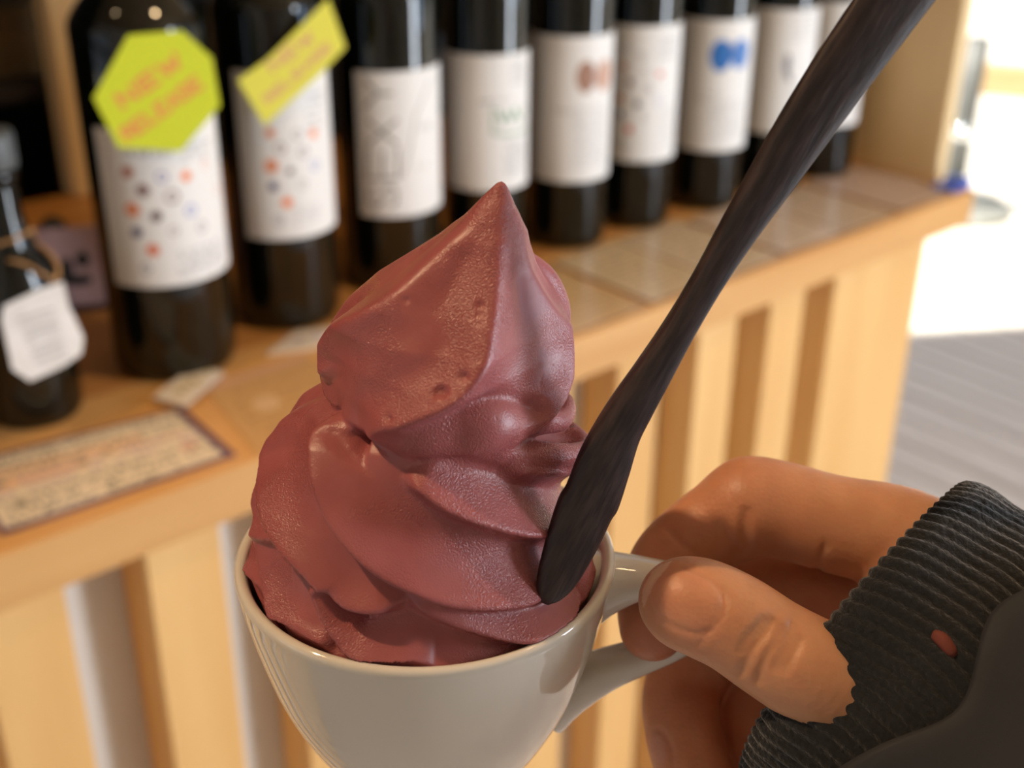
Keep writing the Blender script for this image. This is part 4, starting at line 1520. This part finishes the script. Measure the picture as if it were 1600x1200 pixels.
ic = clay_obj('soft_serve', V, Q, cupP(0, -.026), mi)
tag(ic, 'swirl of dusky purple-pink soft serve ice cream with a peaked tip, in the white cup', 'ice cream')
# ------------------------------------------------------------------ hand
# joints of each finger: (photo x, photo y, depth m, radius mm)
pathsets = [
    ([(1455, 900, .292, 15), (1500, 985, .285, 21), (1560, 1080, .275, 25)], .010),
    ([(1400, 1090, .300, 17), (1470, 1110, .292, 22), (1560, 1150, .280, 24)], .010),
    # index finger: knuckle, joint, tip through the handle
    ([(1490, 905, .288, 14.5), (1410, 845, .293, 12.6), (1300, 818, .297, 11.6), (1215, 795, .300, 11.6), (1172, 792, .301, 11.6)], .004),
    ([(1172, 792, .301, 11.4), (1110, 828, .303, 10.4), (1056, 868, .303, 9.6), (1032, 905, .301, 9.0), (1020, 950, .2975, 8.4), (1020, 980, .2945, 7.9)], .003),
    # middle finger below the handle
    ([(1470, 985, .303, 14), (1330, 940, .312, 12.5), (1230, 925, .317, 12.4), (1150, 935, .320, 11.5)], .003),
    ([(1150, 935, .320, 11.5), (1096, 1015, .320, 10.5), (1066, 1080, .316, 9.8), (1068, 1140, .308, 9.6), (1086, 1210, .300, 9.2), (1108, 1280, .292, 8.4)], .0022),
    # ring finger
    ([(1440, 1060, .308, 13), (1330, 1040, .322, 10), (1220, 1040, .326, 11)], .003),
    ([(1220, 1040, .326, 11), (1178, 1100, .322, 10.6), (1168, 1180, .314, 10.2), (1184, 1260, .304, 9.4), (1200, 1320, .296, 8)], .0018),
    # little finger, hidden behind
    ([(1460, 1130, .318, 12), (1370, 1130, .332, 9.5), (1320, 1190, .332, 8.6), (1310, 1270, .320, 8)], .0018),
    # thumb
    ([(1430, 1150, .276, 15), (1340, 1092, .268, 12.8), (1262, 1046, .264, 11.4), (1205, 1012, .2645, 10.8), (1150, 975, .2655, 10.6), (1105, 953, .2668, 10.6),
      (1078, 944, .2676, 10.2), (1066, 940, .268, 9.4)], .0018),
]
allp = np.array([at(*q[:3]) for ps, _ in pathsets for q in ps])
hand = Clay(allp.min(0) - .027, allp.max(0) + .027, .00065)
for ps, k in pathsets:
    P, Rr = smooth_path([at(*q[:3]) for q in ps], [q[3] / 1000 for q in ps], 6)
    hand.path(P, Rr, k)


def crease(px, r=.5, lift=.25, k=.0012, n=6):
    P, Rr = [], []
    m = len(px)
    for i, (x, y) in enumerate(px):
        h = hand.hit(x, y, d0=.22, d1=.36, lift=lift / 1000)
        if h is not None:
            P.append(h)
            Rr.append(r / 1000 * (.5 + .5 * math.sin(math.pi * (i + .5) / m)))
    if len(P) > 1:
        P, Rr = smooth_path(P, Rr, n)
        hand.path(P, Rr, k, True)


# finger joint creases
crease([(1166, 800), (1163, 830), (1167, 862)], .8, .3, .002)
crease([(1132, 820), (1142, 845), (1160, 868)], .5)
crease([(1045, 830), (1062, 848), (1082, 862)], .5)
crease([(1290, 850), (1280, 880), (1276, 900)], .6)
# thumb joint wrinkles
crease([(1206, 966), (1192, 985), (1180, 1005)], .8, .1, .0012)
for pts_ in ([(1208, 972), (1196, 990), (1180, 1010), (1166, 1035), (1154, 1055)], [(1222, 980), (1212, 1002), (1200, 1022), (1190, 1044), (1184, 1066)],
             [(1238, 975), (1232, 1000), (1222, 1022), (1210, 1046)], [(1192, 968), (1180, 984), (1166, 1000), (1158, 1018)],
             [(1250, 998), (1240, 1020), (1226, 1048)]):
    crease(pts_, .85, .1, .0012)
crease([(1128, 918), (1133, 934), (1124, 955), (1108, 985), (1092, 1008)], .42, .2, .001)      # fold behind the nail
# nail: low plate let into the tip
hc = hand.hit(1064, 934)
t_dir = at(1150, 990, .266) - at(1060, 935, .268); t_dir /= np.linalg.norm(t_dir)
e_ = .001
nrm = np.array([hand.value(hc + np.eye(3)[i] * e_) - hand.value(hc - np.eye(3)[i] * e_) for i in range(3)]); nrm /= np.linalg.norm(nrm)
t_dir -= nrm * (t_dir @ nrm); t_dir /= np.linalg.norm(t_dir)
s_dir = np.cross(nrm, t_dir)
loop_ = []
for k in range(25):
    a = 2 * math.pi * k / 24
    c_, s_ = math.cos(a), math.sin(a)
    q = hc + t_dir * (9.6e-3 * math.copysign(abs(c_) ** .8, c_)) + s_dir * (7.4e-3 * math.copysign(abs(s_) ** .8, s_))
    for _ in range(8):                                                # settle on the skin
        g = np.array([hand.value(q + np.eye(3)[i] * e_) - hand.value(q - np.eye(3)[i] * e_) for i in range(3)]); g /= np.linalg.norm(g) + 1e-9
        q = q - g * hand.value(q)
    loop_.append(q)
hand.path(loop_, [.00042] * 25, .0007, True)
loop_arr = np.array(loop_)
hm = hand.hit(1024, 1172, d0=.25, d1=.36)
if hm is not None:
    def grad(q):
        g = np.array([hand.value(q + np.eye(3)[i] * e_) - hand.value(q - np.eye(3)[i] * e_) for i in range(3)])
        return g / (np.linalg.norm(g) + 1e-9)
    n2_ = grad(hm)
    t2 = at(1040, 1240, .29) - at(1018, 1130, .30)
    t2 -= n2_ * (t2 @ n2_); t2 /= np.linalg.norm(t2)
    s2 = np.cross(n2_, t2)
    lp = []
    for k in range(25):
        a = 2 * math.pi * k / 24
        q = hm + t2 * (.007 * math.cos(a) + .002) + s2 * .0055 * math.sin(a)
        for _ in range(8):
            q = q - grad(q) * hand.value(q)
        lp.append(q)
    hand.path(lp, [.0005] * 25, .0008, True)
V, Q = hand.mesh(1)
horg = at(1400, 1060, .29)
sk = MAT['skin'] = new_mat('skin', srgb(222, 160, 130), .45)
nt = sk.node_tree
b = nt.nodes['Principled BSDF']
at_ = nt.nodes.new('ShaderNodeAttribute'); at_.attribute_name = 'tone'
tc = nt.nodes.new('ShaderNodeTexCoord')
nz = nt.nodes.new('ShaderNodeTexNoise'); nz.inputs['Scale'].default_value = 130; nz.inputs['Detail'].default_value = 4
nt.links.new(tc.outputs['Object'], nz.inputs[0])
mx = nt.nodes.new('ShaderNodeMix'); mx.data_type = 'RGBA'; mx.blend_type = 'MULTIPLY'
cr = nt.nodes.new('ShaderNodeValToRGB')
cr.color_ramp.elements[0].color = (.80, .72, .70, 1); cr.color_ramp.elements[1].color = (1, 1, 1, 1)
cr.color_ramp.elements[0].position = .3; cr.color_ramp.elements[1].position = .6
nt.links.new(nz.outputs[0], cr.inputs[0])
mx.inputs[0].default_value = .5
nt.links.new(at_.outputs['Color'], mx.inputs[6]); nt.links.new(cr.outputs[0], mx.inputs[7])
nt.links.new(mx.outputs[2], b.inputs['Base Color'])
b.inputs['Subsurface Weight'].default_value = .35
b.inputs['Subsurface Radius'].default_value = (1.0, .3, .15)
b.inputs['Subsurface Scale'].default_value = .004
vo = nt.nodes.new('ShaderNodeTexVoronoi'); vo.inputs['Scale'].default_value = 900
nt.links.new(tc.outputs['Object'], vo.inputs[0])
bp = nt.nodes.new('ShaderNodeBump'); bp.inputs['Strength'].default_value = .22; bp.inputs['Distance'].default_value = .0003
nt.links.new(vo.outputs['Distance'], bp.inputs['Height']); nt.links.new(bp.outputs[0], b.inputs['Normal'])
ho = clay_obj('person', V, Q, horg, sk)
tag(ho, 'person in a dark sleeve, hand pinching the cup handle between thumb and index finger', 'person')
base = np.array(srgb(206, 150, 112)[:3]); red = np.array(srgb(200, 112, 88)[:3]); nail = np.array(srgb(218, 156, 124)[:3])
C = np.tile(base, (len(V), 1))


def blush(p, r, col, al):
    global C
    a = (np.clip(1 - np.linalg.norm(V - p, axis=1) / r, 0, 1) ** 1.2 * al)[:, None]
    C = C * (1 - a) + col * a


for q_, r_, al in (((1020, 980, .2945), .022, .9), ((1110, 1260, .292), .03, .6), ((1180, 1180, .316), .03, .7), ((1172, 792, .301), .022, .4),
                   ((1060, 870, .303), .02, .5), ((1070, 1100, .312), .022, .8), ((1240, 950, .315), .03, .6), ((1085, 990, .262), .014, .35), ((1040, 900, .262), .010, .35)):
    blush(at(*q_), r_, red, al)
if hm is not None:
    n_e = np.exp(-(np.linalg.norm((V - hm), axis=1) / .0042) ** 4)[:, None] * .6
    C = C * (1 - n_e) + np.array(srgb(206, 150, 140)[:3]) * n_e
rel = V - hc
u_, v_, w_ = rel @ t_dir / 9.4e-3, rel @ s_dir / 7.2e-3, rel @ nrm
ins = (np.abs(u_) ** 2.5 + np.abs(v_) ** 2.5 < 1) & (w_ > -.006)
C[ins] = C[ins] * .55 + nail * .45
rim_ = ins & (u_ < -.72)
C[rim_] = C[rim_] * .4 + np.array(srgb(236, 206, 176)[:3]) * .6
ca = ho.data.color_attributes.new('tone', 'FLOAT_COLOR', 'POINT')
arr = np.ones((len(V), 4)); arr[:, :3] = C
if len(ho.data.vertices) == len(V):
    ca.data.foreach_set('color', arr.ravel().astype(np.float32))
# second nail, on the finger below the handle: its own thin plate
if hm is not None:
    pass

# ---- knit cuff and jacket sleeve
MAT['knit'] = new_mat('charcoal_wool_knit', srgb(38, 41, 45), .95)
nt = MAT['knit'].node_tree
b = nt.nodes['Principled BSDF']
b.inputs['Sheen Weight'].default_value = .35
b.inputs['Sheen Roughness'].default_value = .5
tc = nt.nodes.new('ShaderNodeTexCoord'); mp = nt.nodes.new('ShaderNodeMapping')
ax_c = (RT * .80 - UP * .60 - FW * .30); ax_c /= np.linalg.norm(ax_c)
nz = nt.nodes.new('ShaderNodeTexNoise'); nz.inputs['Scale'].default_value = 900; nz.inputs['Detail'].default_value = 4
nt.links.new(tc.outputs['Object'], nz.inputs[0])
cr = nt.nodes.new('ShaderNodeValToRGB')
cr.color_ramp.elements[0].position = .35; cr.color_ramp.elements[1].position = .75
cr.color_ramp.elements[0].color = srgb(9, 11, 14); cr.color_ramp.elements[1].color = srgb(26, 30, 36)
nt.links.new(nz.outputs[0], cr.inputs[0]); nt.links.new(cr.outputs[0], b.inputs['Base Color'])
bp = nt.nodes.new('ShaderNodeBump'); bp.inputs['Strength'].default_value = .9; bp.inputs['Distance'].default_value = .0007
nt.links.new(nz.outputs[0], bp.inputs['Height']); nt.links.new(bp.outputs[0], b.inputs['Normal'])
MAT['nylon'] = noise_color(new_mat('dark_grey_jacket_cloth', srgb(58, 56, 56), .75), 40, srgb(32, 34, 38), srgb(40, 42, 46), bump=.3, bscale=700, bdist=.0003)

co = at(1343, 990, .288)
e1 = RT * .60 + UP * .80
e1 -= ax_c * (e1 @ ax_c); e1 /= np.linalg.norm(e1)
e2 = np.cross(ax_c, e1)
if e2 @ FW > 0:
    e2 = -e2                                   # e2 points to the camera


def tube(name, stations, nphi, fn, mat, parent, cap=True):
    V, Fc = [], []
    for s in stations:
        for k in range(nphi):
            ph = 2 * math.pi * k / nphi
            V.append(fn(s, ph) - horg)
    for i in range(len(stations) - 1):
        for k in range(nphi):
            k2 = (k + 1) % nphi
            Fc.append((i * nphi + k, i * nphi + k2, (i + 1) * nphi + k2, (i + 1) * nphi + k))
    o = mesh_obj(name, V, Fc, mat, parent, True)
    return o


NR_ = 84


def cuff_fn(s, ph):
    # s: (distance along the arm in mm, radius change in mm, rib strength)
    d, dr, rb = s
    c_, s_ = math.cos(ph), math.sin(ph)
    sg = ph + .06 * math.sin(d * .12)
    rib = abs(math.cos(NR_ / 2 * sg)) ** .7
    wob = .5 * math.sin(3 * ph + d * .11) + .35 * math.sin(7 * ph - d * .16)
    a_ = 41.5 + d * .10 + dr + rb * .95 * rib + wob
    b_ = 33.5 + d * .12 + dr + rb * .95 * rib + wob
    dd = d + rb * .9 * rib * math.exp(-max(d, 0) / 5) * -1 + (1.2 * math.sin(2 * ph + .6) - 6 * max(s_, 0) ** .7) * math.exp(-max(d - 5, 0) / 18)
    return co + ax_c * dd / 1000 + e1 * c_ * a_ / 1000 + e2 * s_ * b_ / 1000


sts = [(14, -6, .2), (6, -5.2, .4), (2, -4.2, .6), (.2, -2.6, .8), (-.5, -1.2, 1), (.2, -.2, 1), (1.6, .5, 1)] + [(2.6 + 1.6 * i, .8 + .25 * math.sin(i * .9), 1) for i in range(24)] + \
      [(42 + 4 * i, .5, .8) for i in range(6)]
tube('knit_cuff', sts, 84 * 6, cuff_fn, MAT['knit'], ho)
bpy.data.objects['knit_cuff']['label'] = 'ribbed charcoal knit cuff'


def sleeve_fn(s, ph):
    d, dr = s
    c_, s_ = math.cos(ph), math.sin(ph)
    w = 1.1 * math.sin(3 * ph + d * .05) + .8 * math.sin(5 * ph - d * .09) + .5 * math.sin(d * .22 + 2 * ph)
    a_ = 46 + d * .16 + dr + w
    b_ = 38.5 + d * .16 + dr + w
    # hem dips in a notch on the camera side
    notch = -9 * max(s_, 0) - 9 * math.exp(-((ph - 2.35) / .5) ** 2) - 4 * math.exp(-((ph - 1.15) / .2) ** 2) + 4.5 * math.exp(-((ph - 1.6) / .2) ** 2)
    dd = d + (notch + 2.2 * math.sin(2 * ph)) * math.exp(-max(d - 26, 0) / 14)
    return co + ax_c * dd / 1000 + e1 * c_ * a_ / 1000 + e2 * s_ * b_ / 1000


sts = [(34, -5), (29, -3.8), (27, -2), (26.3, -.6), (27, .2), (29, .5)] + [(32 + 3.2 * i, .6) for i in range(44)]
sl_ = tube('jacket_sleeve', sts, 160, sleeve_fn, MAT['nylon'], ho)
sl_['label'] = 'smooth dark grey jacket sleeve'
MAT['redtag'] = noise_color(new_mat('brick_red_cloth', srgb(150, 74, 56), .8), 200, srgb(104, 50, 40), srgb(122, 60, 48))
best_ = None
for d in np.arange(5, 45, 1.0):
    for ph in np.arange(.6, 2.8, .03):
        x_, y_ = proj(cuff_fn((d, .8, 1), ph))
        e3 = (x_ - 1480) ** 2 + (y_ - 1004) ** 2
        if best_ is None or e3 < best_[0]:
            best_ = (e3, d, ph)
V, Fc = [], []
for i in range(7):
    for j in range(7):
        u1, v1 = i / 3 - 1, j / 3 - 1
        k_ = math.sqrt(max(1 - .45 * v1 * v1, .3))
        V.append(cuff_fn((best_[1] + 2.6 * u1 * k_, 2.6 - .9 * (u1 * u1 + v1 * v1), .1), best_[2] + .035 * v1 + .012 * u1) - horg)
for i in range(6):
    for j in range(6):
        Fc.append((i * 7 + j, i * 7 + j + 1, (i + 1) * 7 + j + 1, (i + 1) * 7 + j))
rt = mesh_obj('cloth_loop', V, Fc, MAT['redtag'], ho, True)
sm = rt.modifiers.new('thickness', 'SOLIDIFY'); sm.thickness = .0006
rt['label'] = 'small brick red cloth loop at the cuff'
